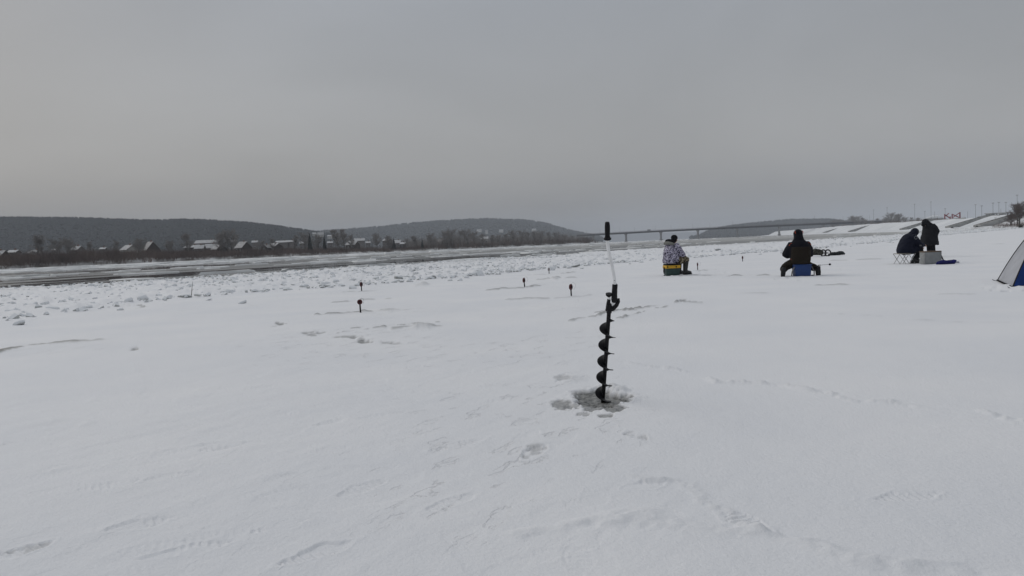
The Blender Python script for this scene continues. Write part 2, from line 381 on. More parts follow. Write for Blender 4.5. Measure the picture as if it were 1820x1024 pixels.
line([(610, 519), (645, 518), (680, 516)], 0.2, 0.06, 0.45, 1.6); line([(605, 536), (640, 533), (672, 532)], 0.2, 0.05, 0.45, 1.6)
line([(930, 488), (976, 486), (1000, 485)], 0.25, 0.06, 0.4, 1.6); line([(960, 497), (985, 494), (1012, 494)], 0.2, 0.08, 0.4, 1.6)
line([(1230, 481), (1262, 480)], 0.2, 0.05, 0.5, 1.5); line([(1288, 491), (1320, 489), (1345, 489)], 0.25, 0.05, 0.55, 1.5)
line([(1210, 489), (1240, 487), (1260, 489)], 0.3, 0.04, 0.3, 1.5); line([(1480, 463), (1530, 462), (1565, 461)], 0.3, 0.05, 0.4, 1.5)
line([(1460, 508), (1490, 507)], 0.2, 0.05, 0.4, 1.5); line([(1700, 523), (1735, 524)], 0.15, 0.04, 0.35, 1.5); line([(1770, 434), (1800, 433)], 0.3, 0.08, 0.5, 1.5)
line([(1310, 524), (1350, 523)], 0.15, 0.03, 0.2, 1.5); line([(1388, 489), (1425, 491), (1475, 488)], 0.28, 0.04, 0.25, 1.5)
line([(1440, 556), (1520, 560), (1640, 570), (1800, 575)], 0.1, 0.02, 0.1, 1.5); line([(1594, 469), (1650, 471), (1700, 470)], 0.25, 0.03, 0.2, 1.5)
for (a, b, c_) in [(620, 600, 26), (641, 604, 26), (692, 608, 24), (565, 592, 22), (490, 575, 14), (1230, 535, 18), (240, 545, 20), (245, 618, 14)]:
    line([(a - c_ * .5, b - 2), (a + c_ * .5, b + 2)], 0.10, -0.05, 0.5, 1.0)  # little holes: their dark shade is painted in with the ice tint

HOLES = []    # slush round the auger hole: x, y, rx, ry, depth, ice
def hole(px, py, wx, wy, dp, ice):
    dp *= (.5 if 0 < dp < .03 else .8); wx *= .88; wy *= .88
    g = ground(px, py); k = g.y / FP; HOLES.append((g.x, g.y, wx * k, wy * g.y * g.y / (FP * EYE), dp, ice))
hole(1068, 704, 54, 16, 0.035, 1.0); hole(1085, 707, 40, 12, 0.012, 1.0); hole(1048, 703, 30, 11, 0.008, 0.95); hole(1052, 723, 26, 9, 0.022, 0.72); hole(1090, 722, 24, 11, 0.025, 0.85); hole(998, 719, 20, 11, 0.018, 0.72)
hole(1018, 722, 16, 6, 0.015, 0.55); hole(1077, 738, 16, 4, 0.012, 0.7); hole(1036, 735, 14, 4, 0.01, 0.5); hole(1001, 668, 18, 6, 0.012, 0.35); hole(1100, 690, 24, 8, -0.03, 0.15)
hole(950, 792, 15, 8, 0.008, 0.35); hole(1020, 672, 30, 9, -0.02, 0.05); hole(1080, 686, 30, 5, -0.025, 0.1)
hole(1788, 509, 40, 5, -0.05, 0.0); hole(1830, 513, 40, 4, -0.05, 0.0); hole(750, 581, 28, 5, -0.07, 0.3); hole(690, 551, 26, 2.5, -0.05, 0.4); hole(750, 507, 18, 2.5, -0.13, 0.3); hole(985, 496, 9, 2, -0.12, 0.4)

def terrain(x, y, detail=True):
    """height of the shore ice and how much bare ice shows"""
    s, t = st(x, y)
    z = 0.018 * fbm(x / 2.3, y / 2.3, 3) + 0.03 * fbm(x / 11, y / 11, 2) - 0.0
    ice = np.zeros_like(x)
    if detail:
        fade = 1 / (1 + (np.hypot(x, y) / 14.0) ** 2)
        # wind crust running along the river, rougher where it was walked on (left of the auger)
        walked = 0.10 + 0.90 * sst(0.9, -1.2, x - 0.16 * y + 0.5 * vnoise(x / 1.5, y / 1.5))
        z = z + fade * (0.0045 * fbm(s / 1.1, t / 0.16, 3) + 0.003 * fbm(x / 0.22, y / 0.22, 3)) * walked + fade * 0.003 * fbm(x / 0.12, y / 0.12, 2)
        crust = np.clip(fbm(x / 0.75 + 5, y / 0.75, 4) * 2.2 - 0.35, 0, 1)
        z = z - 0.005 * sst(0.10, 0.32, crust) * walked * fade * sst(0, .4, fbm(x / 3 + 9, y / 3, 2) + .25)
        for (fx, fy, a, ln, dp) in FEET:
            k = np.nonzero((np.abs(x - fx) < 0.32) & (np.abs(y - fy) < 0.32))[0]
            if not len(k): continue
            dx = x[k] - fx; dy = y[k] - fy
            u = dx * math.sin(a) + dy * math.cos(a); w = dx * math.cos(a) - dy * math.sin(a)
            wid = 0.052 * (1 + 0.25 * np.sin(u / ln * 5.5 + 0.6))
            q = np.sqrt((u / (ln / 2)) ** 2 * 1.0 + (w / wid) ** 2) + 0.22 * vnoise(x[k] / 0.05, y[k] / 0.05)
            ins = sst(1.02, 0.90, q) * sst(-.75, -.2, vnoise(x[k] / .13, y[k] / .13 + 4))
            tread = 0.75 * dp * (np.sin(u * 2 * math.pi / 0.036) > 0.2) * ins * (vnoise(x[k] / .11 + 9, y[k] / .11) > -.1)
            z[k] += -dp * ins + tread + dp * 0.35 * np.exp(-((q - 1.2) / 0.12) ** 2)
            if 0.0075 < dp < .012: ice[k] = np.maximum(ice[k], ins * 0.30 * sst(0.0, 0.5, vnoise(x[k] / 0.04, y[k] / 0.04)))
        for (pl, w, hg, ic, ro) in LINES:
            xs = [p.x for p in pl]; ys = [p.y for p in pl]; m = w * 3
            k = np.nonzero((x > min(xs) - m) & (x < max(xs) + m) & (y > min(ys) - m) & (y < max(ys) + m))[0]
            if not len(k): continue
            X = x[k] + w * 1.3 * vnoise(x[k] / (w * 4), y[k] / (w * 4)); Y = y[k] + w * 1.3 * vnoise(x[k] / (w * 4) + 40, y[k] / (w * 4))
            d = np.full(len(k), 9.0)
            for p, q in zip(pl, pl[1:]):
                v = q - p; l2 = v.length_squared; h = np.clip(((X - p.x) * v.x + (Y - p.y) * v.y) / l2, 0, 1)
                d = np.minimum(d, np.hypot(X - p.x - v.x * h, Y - p.y - v.y * h))
            g = sst(w, 0, d); nn = vnoise(x[k] / (w * 1.1) + 3, y[k] / (w * 1.1)); n2 = vnoise(x[k] / (w * .35), y[k] / (w * .35) + 6)
            gap = sst(-0.75, -0.1, vnoise(x[k] / (w * 7) + 70, y[k] / (w * 7)))
            z[k] += g * gap * hg * (0.55 + 0.9 * nn + 0.35 * ro * n2)
            ice[k] = np.maximum(ice[k], ic * gap * sst(0.15, 0.6, g * (0.75 + 0.7 * nn + 0.4 * n2)))
        for (hx, hy, rx, ry, dp, ic) in HOLES:
            k = np.nonzero((np.abs(x - hx) < rx * 1.7) & (np.abs(y - hy) < ry * 1.7))[0]
            if not len(k): continue
            sc = max(rx, 0.03)
            q = np.hypot((x[k] - hx) / rx, (y[k] - hy) / ry) + 0.55 * fbm(x[k] / (sc * .55), y[k] / (sc * .55), 4)
            ins = sst(1.05, 0.86, q) if dp > 0 else sst(1.2, 0.1, q)
            rough = 0.15 * abs(dp) * fbm(x[k] / 0.03, y[k] / 0.03, 2)
            z[k] += -ins * (dp + rough) + (0.35 * dp * np.exp(-((q - 1.2) / .14) ** 2) if dp > 0 else 0)
            ice[k] = np.maximum(ice[k], ic * ins)
    te = edge1(s); tw = edge2(s)
    hum = sst(-0.4, 1.6, t - te)
    if np.any(hum > 0):
        rid = 1 - np.abs(fbm(x / 1.4, y / 1.4, 3)) * 3.2
        rub = np.maximum(0, fbm(x / 0.55, y / 0.55, 3)) + 0.6 * np.maximum(0, vnoise(x / 0.28, y / 0.28))
        front = np.exp(-((t - te - 1.5) / 1.3) ** 2) * np.clip(0.45 + 1.1 * fbm(x / 3.3, y / 3.3, 2), 0, 1.3)
        z = z + hum * (0.015 + 0.03 * np.clip(rid, 0, 1) + 0.13 * rub) + 0.07 * front
        mid = hum * sst(tw - 16, tw, t)
        ice = np.maximum(ice, 0.30 * mid * sst(0.0, 0.5, fbm(s / 9, t / 1.6, 3) + 0.1))
    outk = sst(-1.5, 2.5, t - tw)
    z = z * (1 - outk) - 0.9 * outk
    ice = np.maximum(ice, 0.7 * sst(-2.5, 0.5, t - tw))
    if detail: WALK[0] = walked * (0.25 + 0.75 * sst(-.15, .3, fbm(x / 2.2 + 31, y / 2.2, 3)))
    return z, ice
WALK = [None]
def tz(x, y):
    a, _ = terrain(np.array([float(x)]), np.array([float(y)])); return float(a[0])

rr = [0.6]
while rr[-1] < 430:
    r = rr[-1]; rr.append(r + (0.22 if r < 1.8 else min(max((1.5 if r < 9 else 2.2) * r * r / (FP * EYE), 0.009), 0.16 + 0.09 * max(0, r - 16) ** 0.5 if r < 70 else 0.012 * r)))
rr = np.array(rr)
az = np.concatenate([np.linspace(-100, -38, 60)[:-1], np.linspace(-38, 38, 880), np.linspace(38, 100, 60)[1:]])
az = np.radians(az)
A, RRm = np.meshgrid(az, rr)
GX = (np.sin(A) * RRm).ravel(); GY = (np.cos(A) * RRm).ravel()
GZ, GI = terrain(GX, GY); GW = WALK[0]
nr, na = len(rr), len(az)
print('shore ice grid', nr, na)
co = np.stack([GX, GY, GZ], 1).astype(np.float32)
i0 = (np.arange(nr - 1)[:, None] * na + np.arange(na - 1)[None, :]).ravel()
quads = np.stack([i0, i0 + na, i0 + na + 1, i0 + 1], 1).astype(np.int32)
keep = GZ[quads].max(1) > -0.85
quads = quads[keep]
used = np.zeros(len(co), bool); used[quads.ravel()] = True
idx = np.cumsum(used) - 1; co = co[used]; GI2 = GI[used]; GW2 = GW[used]; quads = idx[quads].astype(np.int32)
def grid_mesh(name, co, quads):
    me = bpy.data.meshes.new(name)
    me.vertices.add(len(co)); me.vertices.foreach_set('co', np.ascontiguousarray(co, np.float32).ravel())
    me.loops.add(quads.size); me.loops.foreach_set('vertex_index', quads.ravel())
    me.polygons.add(len(quads)); me.polygons.foreach_set('loop_start', np.arange(len(quads), dtype=np.int32) * 4)
    me.polygons.foreach_set('use_smooth', np.ones(len(quads), bool))
    me.update(calc_edges=True); me.validate(); return me
me = grid_mesh('shore_ice', co, quads)
at_ = me.attributes.new('ice', 'FLOAT', 'POINT'); at_.data.foreach_set('value', GI2.astype(np.float32))
at_ = me.attributes.new('walk', 'FLOAT', 'POINT'); at_.data.foreach_set('value', GW2.astype(np.float32))
tag(link_mesh('shore_ice', me, M_SNOW), 'snow-covered shore ice with footprints and bare streaks', kind='structure')

# the sheet under everything
b_ = MB(); G = 8800
b_.add([(-G, -G, -1.3), (G, -G, -1.3), (G, G, -1.3), (-G, G, -1.3)], [(0, 1, 2, 3)])
tag(b_.build('ground', M_BANKSNOW), kind='structure')

# ------------------------------------------------------------------ river with drifting slush
def river_mat():
    m = bpy.data.materials.new('slush_water'); m.use_nodes = True; t = m.node_tree; b = t.nodes['Principled BSDF']; L = t.links.new
    tcn = t.nodes.new('ShaderNodeTexCoord'); mpg = t.nodes.new('ShaderNodeMapping')
    mpg.vector_type = 'POINT'; mpg.inputs['Rotation'].default_value = (0, 0, R_(-55)); mpg.inputs['Scale'].default_value = (1, 1, 1)
    L(tcn.outputs['Object'], mpg.inputs[0])
    sc1 = t.nodes.new('ShaderNodeVectorMath'); sc1.operation = 'MULTIPLY'; sc1.inputs[1].default_value = (0.016, 0.10, 1); L(mpg.outputs[0], sc1.inputs[0])
    n = t.nodes.new('ShaderNodeTexNoise'); n.inputs['Scale'].default_value = 1; n.inputs['Detail'].default_value = 7; n.inputs['Roughness'].default_value = 0.6; L(sc1.outputs[0], n.inputs['Vector'])
    # the slush closes up downstream
    sp = t.nodes.new('ShaderNodeSeparateXYZ'); L(mpg.outputs[0], sp.inputs[0])
    dn = t.nodes.new('ShaderNodeMapRange'); dn.inputs['From Min'].default_value = 30; dn.inputs['From Max'].default_value = 330; dn.inputs['To Min'].default_value = -0.045; dn.inputs['To Max'].default_value = 0.28
    L(sp.outputs['X'], dn.inputs['Value'])
    ad = t.nodes.new('ShaderNodeMath'); ad.operation = 'ADD'; L(n.outputs['Fac'], ad.inputs[0]); L(dn.outputs[0], ad.inputs[1])
    r = t.nodes.new('ShaderNodeValToRGB'); r.color_ramp.elements[0].position = 0.49; r.color_ramp.elements[0].color = (0.02, 0.023, 0.025, 1)
    r.color_ramp.elements[1].position = 0.86; r.color_ramp.elements[1].color = (0.46, 0.46, 0.45, 1)
    e_ = r.color_ramp.elements.new(0.57); e_.color = (0.24, 0.245, 0.245, 1)
    L(ad.outputs[0], r.inputs[0]); L(r.outputs[0], b.inputs['Base Color'])
    rg = t.nodes.new('ShaderNodeMapRange'); rg.inputs['From Min'].default_value = 0.46; rg.inputs['From Max'].default_value = 0.56; rg.inputs['To Min'].default_value = 0.03; rg.inputs['To Max'].default_value = 0.8
    L(ad.outputs[0], rg.inputs['Value']); L(rg.outputs[0], b.inputs['Roughness'])
    n2 = t.nodes.new('ShaderNodeTexNoise'); n2.inputs['Scale'].default_value = 1.4; n2.inputs['Detail'].default_value = 4; L(tcn.outputs['Object'], n2.inputs['Vector'])
    bp = t.nodes.new('ShaderNodeBump'); bp.inputs['Strength'].default_value = 0.15; bp.inputs['Distance'].default_value = 0.02; L(n2.outputs['Fac'], bp.inputs['Height']); L(bp.outputs[0], b.inputs['Normal'])
    b.inputs['IOR'].default_value = 1.33
    return m
BANKPX = np.array([(-900, 150), (-400, 215), (-150, 258), (0, 300), (460, 400), (830, 560), (1060, 800), (1075, 1000), (1062, 1330), (1075, 1700)])
def bank_pt(px):
    return at(px, float(np.interp(px, BANKPX[:7, 0], BANKPX[:7, 1])), 0.0)
left_shore = [bank_pt(p) for p in range(-900, 1061, 20)] + [at(1075, 1000), at(1066, 1330), at(1078, 1750)]
right_shore = [Vector((118, 60, 0)), Vector((132, 140, 0)), Vector((155, 230, 0)), Vector((187, 320, 0)), Vector((230, 450, 0)), Vector((300, 700, 0)), Vector((372, 980, 0)), Vector((455, 1300, 0)), Vector((560, 1750, 0))]
vs = [(p.x - 12, p.y + 4, WATER_Z) for p in left_shore] + [(p.x + 6, p.y, WATER_Z) for p in reversed(right_shore)] + [(118, -60, WATER_Z), (-300, -60, WATER_Z)]
bm = bmesh.new(); f = bm.faces.new([bm.verts.new(v) for v in vs]); bmesh.ops.triangulate(bm, faces=[f]); bmesh.ops.recalc_face_normals(bm, faces=bm.faces)
me = bpy.data.meshes.new('river_water'); bm.to_mesh(me); bm.free()
if me.polygons[0].normal.z < 0: me.flip_normals()
tag(link_mesh('river_water', me, river_mat()), kind='structure')

# drifting pans and slabs of ice
def floe(mb, x, y, ln, wd, h, ang):
    n = random.randint(6, 9); ring = []
    for k in range(n):
        a = 2 * math.pi * k / n + random.uniform(-.25, .25); q = random.uniform(.7, 1.1)
        u = math.cos(a) * ln * q; w = math.sin(a) * wd * q
        ring.append((x + u * math.cos(ang) - w * math.sin(ang), y + u * math.sin(ang) + w * math.cos(ang)))
    vs = [(a, b, WATER_Z - 0.05) for a, b in ring] + [(x + (a - x) * .9, y + (b - y) * .9, WATER_Z + h * random.uniform(.7, 1.25)) for a, b in ring]
    mb.add(vs, [tuple(range(n, 2 * n))] + [(k, (k + 1) % n, (k + 1) % n + n, k + n) for k in range(n)])
fl = MB(); UA = math.atan2(RU[1], RU[0])
for k in range(2600):
    s_ = random.uniform(0, 560) if k % 3 else random.uniform(0, 180); 
    t_ = random.uniform(36, 330)
    x, y = s_ * RU[0] + t_ * RV[0], s_ * RU[1] + t_ * RV[1]
    tw = float(edge2(np.array([s_]))[0])
    if t_ < tw: continue
    strip = vnoise(np.array([s_ / 70.0]), np.array([t_ / 11.0]))[0]
    near = t_ < tw + 9; far = t_ > 215 + s_ * 0.1
    if not (near or far) and strip < 0.12: continue
    if random.random() > (1.0 if near or far else 0.55): continue
    kx = random.uniform(.6, 2.2) * (1.9 if far else 1) * (0.6 if near else 1)
    floe(fl, x, y, kx * random.uniform(1, 2.6), kx * random.uniform(.5, 1), random.choice((.05, .08, .12, .2)) * (1.3 if far or near else 1), UA + random.uniform(-.3, .3))
# close-packed border ice under the far bank
for k in range(1500):
    px = random.uniform(-60, 1060); p = bank_pt(px); d_ = -abs(random.gauss(0, 1)) * (24 + 0.04 * p.y)
    x, y = p.x - 0.86 * (d_ + 3), p.y + 0.51 * (d_ + 3)
    kx = random.uniform(1.2, 4.5)
    floe(fl, x, y, kx * 2, kx, random.choice((.2, .3, .45, .7)), UA + random.uniform(-.4, .4))
bo = []
for px in range(-900, 1061, 10):
    p = bank_pt(px); w_ = (26 + 0.05 * p.y) * (1 + 0.35 * float(vnoise(np.array([px / 60.0]), np.array([2.2]))[0]))
    bo.append([(p.x + 0.86 * d_ - (3 if d_ < 0 else 0), p.y - 0.51 * d_, z_ + 0.12 * float(vnoise(np.array([px / 7.0]), np.array([d_ / 3.0]))[0])) for d_, z_ in ((-2, .3), (3, .45), (w_ * .35, .3), (w_ * .7, .22), (w_ * .95, .1), (w_ * 1.02, -.4))])
co = np.array([[c for c in row] for row in bo]).reshape(-1, 3)
i0 = (np.arange(len(bo) - 1)[:, None] * 6 + np.arange(5)[None, :]).ravel()
tag(link_mesh('border_ice', grid_mesh('border_ice', co, np.stack([i0, i0 + 1, i0 + 7, i0 + 6], 1).astype(np.int32)), M_BANKSNOW), kind='structure')
tag(fl.build('drifting_ice', M_FLOE, fix=False), 'grey-white ice drifting on the river and packed under the far bank', 'ice', kind='stuff')

# ------------------------------------------------------------------ jumbled ice
def slab_mesh(seed, flat):
    r = random.Random(seed); m = MB(); n = r.randint(5, 8); ring = []
    for k in range(n):
        a = 2 * math.pi * (k + r.uniform(-.3, .3)) / n; q = r.uniform(.75, 1.1); ring.append((math.cos(a) * q * .5, math.sin(a) * q * .5 * r.uniform(.6, .9)))
    sh = r.uniform(-.12, .12)
    vs = [(a, b, -.5 * flat) for a, b in ring] + [(a * 1.04 + sh * .3, b * 1.04, .22 * flat + r.uniform(-.1, .1) * flat) for a, b in ring] + [(a * .8 + sh, b * .8, .5 * flat + r.uniform(-.12, .12) * flat) for a, b in ring]
    fs = [tuple(range(n - 1, -1, -1)), tuple(range(2 * n, 3 * n))]
    for j in (0, 1): fs += [(j * n + k, j * n + (k + 1) % n, (j + 1) * n + (k + 1) % n, (j + 1) * n + k) for k in range(n)]
    m.add(vs, fs)
    bm = bmesh.new(); me = m.mesh('ice_block'); bm.from_mesh(me)
    bmesh.ops.bevel(bm, geom=list(bm.edges), offset=0.035, segments=1, affect='EDGES'); bmesh.ops.triangulate(bm, faces=[f for f in bm.faces if len(f.verts) > 4])
    bm.to_mesh(me); bm.free(); me.materials.append(M_BLOCK)
    me.polygons.foreach_set('use_smooth', [True] * len(me.polygons)); me.set_sharp_from_angle(angle=R_(50)); return me
M_DARKICE = snow_top_mat('bare_ice_block', (0.30, 0.31, 0.30), lo=0.1, hi=0.6, vs=7)
SLABS = [slab_mesh(k, random.choice((.35, .5, .7))) for k in range(10)]
def ice_block(px, py, w, h, tilt, label, group=None, seed=0):
    g = ground(px, py); k = math.hypot(g.x, g.y) / FP; r = random.Random(seed * 7 + 1)
    o = bpy.data.objects.new('ice_block', SLABS[seed % 10]); COL.objects.link(o)
    wx = w * k * .8; hz = h * k * .72
    z = min(tz(g.x, g.y), 0.08)
    o.location = (g.x, g.y + wx * .3, z + hz * .25)
    o.scale = (wx * 1.15, max(wx * .8, .25), hz * 1.5 / SLABS[seed % 10].dimensions_ if hasattr(SLABS[seed % 10], 'dimensions_') else hz * 1.9)
    o.rotation_euler = (r.uniform(-.25, .25), R_(tilt), r.uniform(-.6, .6))
    return tag(o, label, 'ice block', group)
BIG = [(577, 512, 23, 7, 6, 'dark flat ice slab at the edge of the jumbled ice, left of two stakes'),
       (538, 513, 20, 8, -8, 'low grey ice lump just left of the dark flat slab'),
       (668, 500, 20, 11, 5, 'rounded snow-capped ice block above the small black stake'),
       (625, 503, 16, 8, -5, 'low rounded ice block left of the small black stake'),
       (708, 500, 20, 9, 14, 'broken ice block with a thin splinter standing out of the jumble'),
       (770, 496, 12, 13, 24, 'upright tilted ice block with a dark underside'),
       (853, 490, 17, 14, -22, 'tall wedge of ice leaning left at the edge of the jumble'),
       (885, 486, 15, 5, 6, 'flat dark ice slab just right of the tall leaning wedge'),
       (980, 480, 17, 13, 30, 'pair-topped pale ice block right behind the small stake'),
       (1020, 475, 28, 10, -14, 'largest grey ice slab, tilted up to the right, left of the auger handle'),
       (1003, 476, 7, 9, 30, 'narrow ice splinter beside the largest grey slab'),
       (1094, 468, 13, 4, 0, 'flat dark ice slab right of the auger handle'),
       (1107, 467, 16, 9, 24, 'pointed tilted ice slab right of the auger handle'),
       (329, 531, 24, 9, 5, 'grey ice lump at the foot of the thin leaning twig'),
       (250, 537, 27, 10, -6, 'large low ice lump left of the thin leaning twig'),
       (125, 551, 18, 11, -25, 'wedge of ice standing at the left edge of the jumbled ice'),
       (66, 556, 14, 11, 12, 'small dark-sided ice wedge near the left border of the picture'),
       (405, 523, 16, 11, 18, 'upright pale ice lump right of the thin leaning twig'),
       (1277, 446, 13, 5, 5, 'flat ice slab right of the person on the yellow-lidded box')]
DARK = []
for m_ in SLABS:
    d_ = m_.copy(); d_.materials.clear(); d_.materials.append(M_DARKICE); DARK.append(d_)
for i, (a, b, w, h, tl, lb) in enumerate(BIG):
    o = ice_block(a, b, w, h, tl, lb, seed=i)
    if a in (577, 770, 885, 1020, 1094, 1107, 329, 708, 1277, 66): o.data = DARK[i % 10]
r7 = random.Random(23)
n_small = 0
def ZONE(px):
    for lim, nm in ((340, 'left of the thin leaning twig'), (640, 'between the leaning twig and the round red stake'), (860, 'between the round red stake and the leaning ice wedge'), (1080, 'between the leaning ice wedge and the auger handle'), (1210, 'between the auger handle and the camouflaged person'), (1430, 'between the two people seated in the middle')):
        if px < lim: return nm
    return 'right of the person on the blue box'
for i in range(600):
    if n_small >= 100: break
    s_ = 4 + 110 * r7.random() ** 1.7; te = float(edge1(np.array([s_]))[0]); t_ = te + r7.gauss(0.6, 1) * 1.7
    x, y = s_ * RU[0] + t_ * RV[0], s_ * RU[1] + t_ * RV[1]
    d_ = Vector((x, y, -EYE)); px = IW / 2 + FP * d_.dot(RX) / d_.dot(F_); py = IH / 2 - FP * d_.dot(UX) / d_.dot(F_)
    if not (0 < px < 1800): continue
    w = r7.uniform(.16, .36) * FP / y
    ice_block(px, py, w, w * r7.uniform(.3, .55), r7.uniform(-28, 28), 'small ice lump in the jumble ' + ZONE(px), 'ice lumps, ' + ZONE(px), seed=i)
    n_small += 1
rub = MB()
for i in range(8000):
    s_ = r7.uniform(2, 60) if i % 2 else r7.uniform(2, 330); te = float(edge1(np.array([s_]))[0]); tw = float(edge2(np.array([s_]))[0])
    t_ = te + (tw + 1 - te) * r7.random() ** 1.3 if i % 4 else te + abs(r7.gauss(0, 1.2))
    x, y = s_ * RU[0] + t_ * RV[0], s_ * RU[1] + t_ * RV[1]
    if y < 5: continue
    k = r7.uniform(.03, .09) * (1 + y / 80)
    rot = Euler((r7.uniform(-.6, .6), r7.uniform(-.6, .6), r7.uniform(0, 3)), 'XYZ').to_matrix()
    rub.box((x, y, 0.02 + r7.uniform(0, .05)), (k * r7.uniform(.8, 1.8), k * r7.uniform(.8, 1.5), k * r7.uniform(.35, .9)), rot, taper=r7.uniform(.7, 1.2))
tag(rub.build('ice_rubble', M_BLOCK, fix=False), 'fine broken ice rubble between shore ice and open water', 'ice rubble', kind='stuff')

# ------------------------------------------------------------------ far (left) bank
BANK_H = lambda px: float(np.interp(px, [-200, 300, 460, 620, 760, 1060], [3.6, 3.4, 3.0, 2.6, 2.2, 2.5]))
NI = Vector((-0.86, 0.51, 0))
prof = [(-3, -0.6), (0.0, 0.05), (3, 0.5), (16, 1.0), (60, 1.15), (200, 1.4), (520, 2.2), (1100, 5.0)]
def bank_z(px, d):
    f_ = np.interp(d, [p[0] for p in prof], [p[1] for p in prof]); return float(f_) * (BANK_H(px) if d > 1.5 else 1.0)
pxs = list(range(-900, 1061, 20)); rows = []
tail = [at(1075, 1000), at(1066, 1330), at(1078, 1750)]
for d_, _ in prof:
    row = []
    for p in pxs:
        q = bank_pt(p) + NI * d_; row.append((q.x, q.y, bank_z(p, d_) + (0.4 * math.sin(p * .05) if d_ > 10 else 0)))
    for q in tail:
        q = q + NI * d_; row.append((q.x, q.y, bank_z(1060, d_)))
    rows.append(row)
co = np.array([c for r in rows for c in r]); nc = len(rows[0])
i0 = (np.arange(len(rows) - 1)[:, None] * nc + np.arange(nc - 1)[None, :]).ravel()
me = grid_mesh('far_bank', co, np.stack([i0, i0 + 1, i0 + nc + 1, i0 + nc], 1).astype(np.int32))
tag(link_mesh('far_bank', me, mat('far_bank_ground', (0.14, 0.13, 0.12), 0.9, 0.1, col2=(0.62, 0.63, 0.64), vscale=0.09)), kind='structure')

def twig_mass(mb, base, h, spread, n, w):
    for k in range(n):
        a = random.uniform(0, 6.283); r = spread * math.sqrt(random.random()); x, y = base.x + r * math.cos(a), base.y + r * math.sin(a)
        hh = h * random.uniform(.45, 1.0); lx, ly = random.gauss(0, .22) * hh, random.gauss(0, .16) * hh
        z0 = base.z + random.uniform(0, .35) * h - .2; ww = w * random.uniform(.5, 1.3); ca, sa = math.cos(a), math.sin(a)
        mb.add([(x - ww * ca, y - ww * sa, z0), (x + ww * ca, y + ww * sa, z0), (x + lx, y + ly, base.z + hh)], [(0, 1, 2)])
tk = MB()
THK = ([-150, 0, 200, 330, 460, 600, 700, 745, 775, 800, 900, 1060], [5.8, 5.8, 5.4, 4.8, 4.2, 3.5, 2.5, 1.5, 2.6, 6.5, 7.5, 8.0])
for k in range(2300):
    px = random.uniform(-150, 1062); d_ = random.uniform(0.8, 17) if random.random() < .75 else random.uniform(10, 40)
    q = bank_pt(px) + NI * d_
    th = float(np.interp(px, *THK)) * (0.8 + 0.35 * vnoise(np.array([px / 22.0]), np.array([d_ / 9]))[0])
    if 700 < px < 790 and d_ < 8 and random.random() < .6: continue
    twig_mass(tk, Vector((q.x, q.y, bank_z(px, d_))), th, 2.2, 26, 0.04 + q.y * 0.0001)
for k in range(1500):
    px = random.uniform(-150, 790); d_ = random.uniform(16, 75); q = bank_pt(px) + NI * d_
    th = float(np.interp(px, [-150, 300, 480, 620, 720, 790], [4.2, 4.0, 3.6, 3.4, 2.6, 4])) * (0.75 + 0.6 * vnoise(np.array([px / 17.0]), np.array([d_ / 14]))[0])
    twig_mass(tk, Vector((q.x, q.y, bank_z(px, d_))), max(th, 1.2), 2.6, 15, 0.03 + q.y * 0.00008)
for k in range(1100):
    px = random.uniform(-150, 790); d_ = random.uniform(60, 150); q = bank_pt(px) + NI * d_
    th = 6.2 * (0.8 + 0.7 * vnoise(np.array([px / 19.0]), np.array([d_ / 30 + 7]))[0])
    twig_mass(tk, Vector((q.x, q.y, bank_z(px, d_))), max(th, 1.5), 3.2, 15, 0.03 + q.y * 0.00008)
gb = MB()
for k in range(420):
    px = random.uniform(785, 1062); d_ = random.uniform(4, 50); q = bank_pt(px) + NI * d_
    twig_mass(gb, Vector((q.x, q.y, bank_z(px, d_))), random.uniform(7, 11.5), 3.5, 26, 0.03 + q.y * 0.0001)
tag(gb.build('grove_undergrowth', M_TREE, fix=False), 'grey-brown leafless undergrowth filling the riverside grove', 'brush', kind='stuff')
tag(tk.build('thicket', M_TWIG, fix=False), 'dense brown leafless brush along the far river bank', 'brush', kind='stuff')

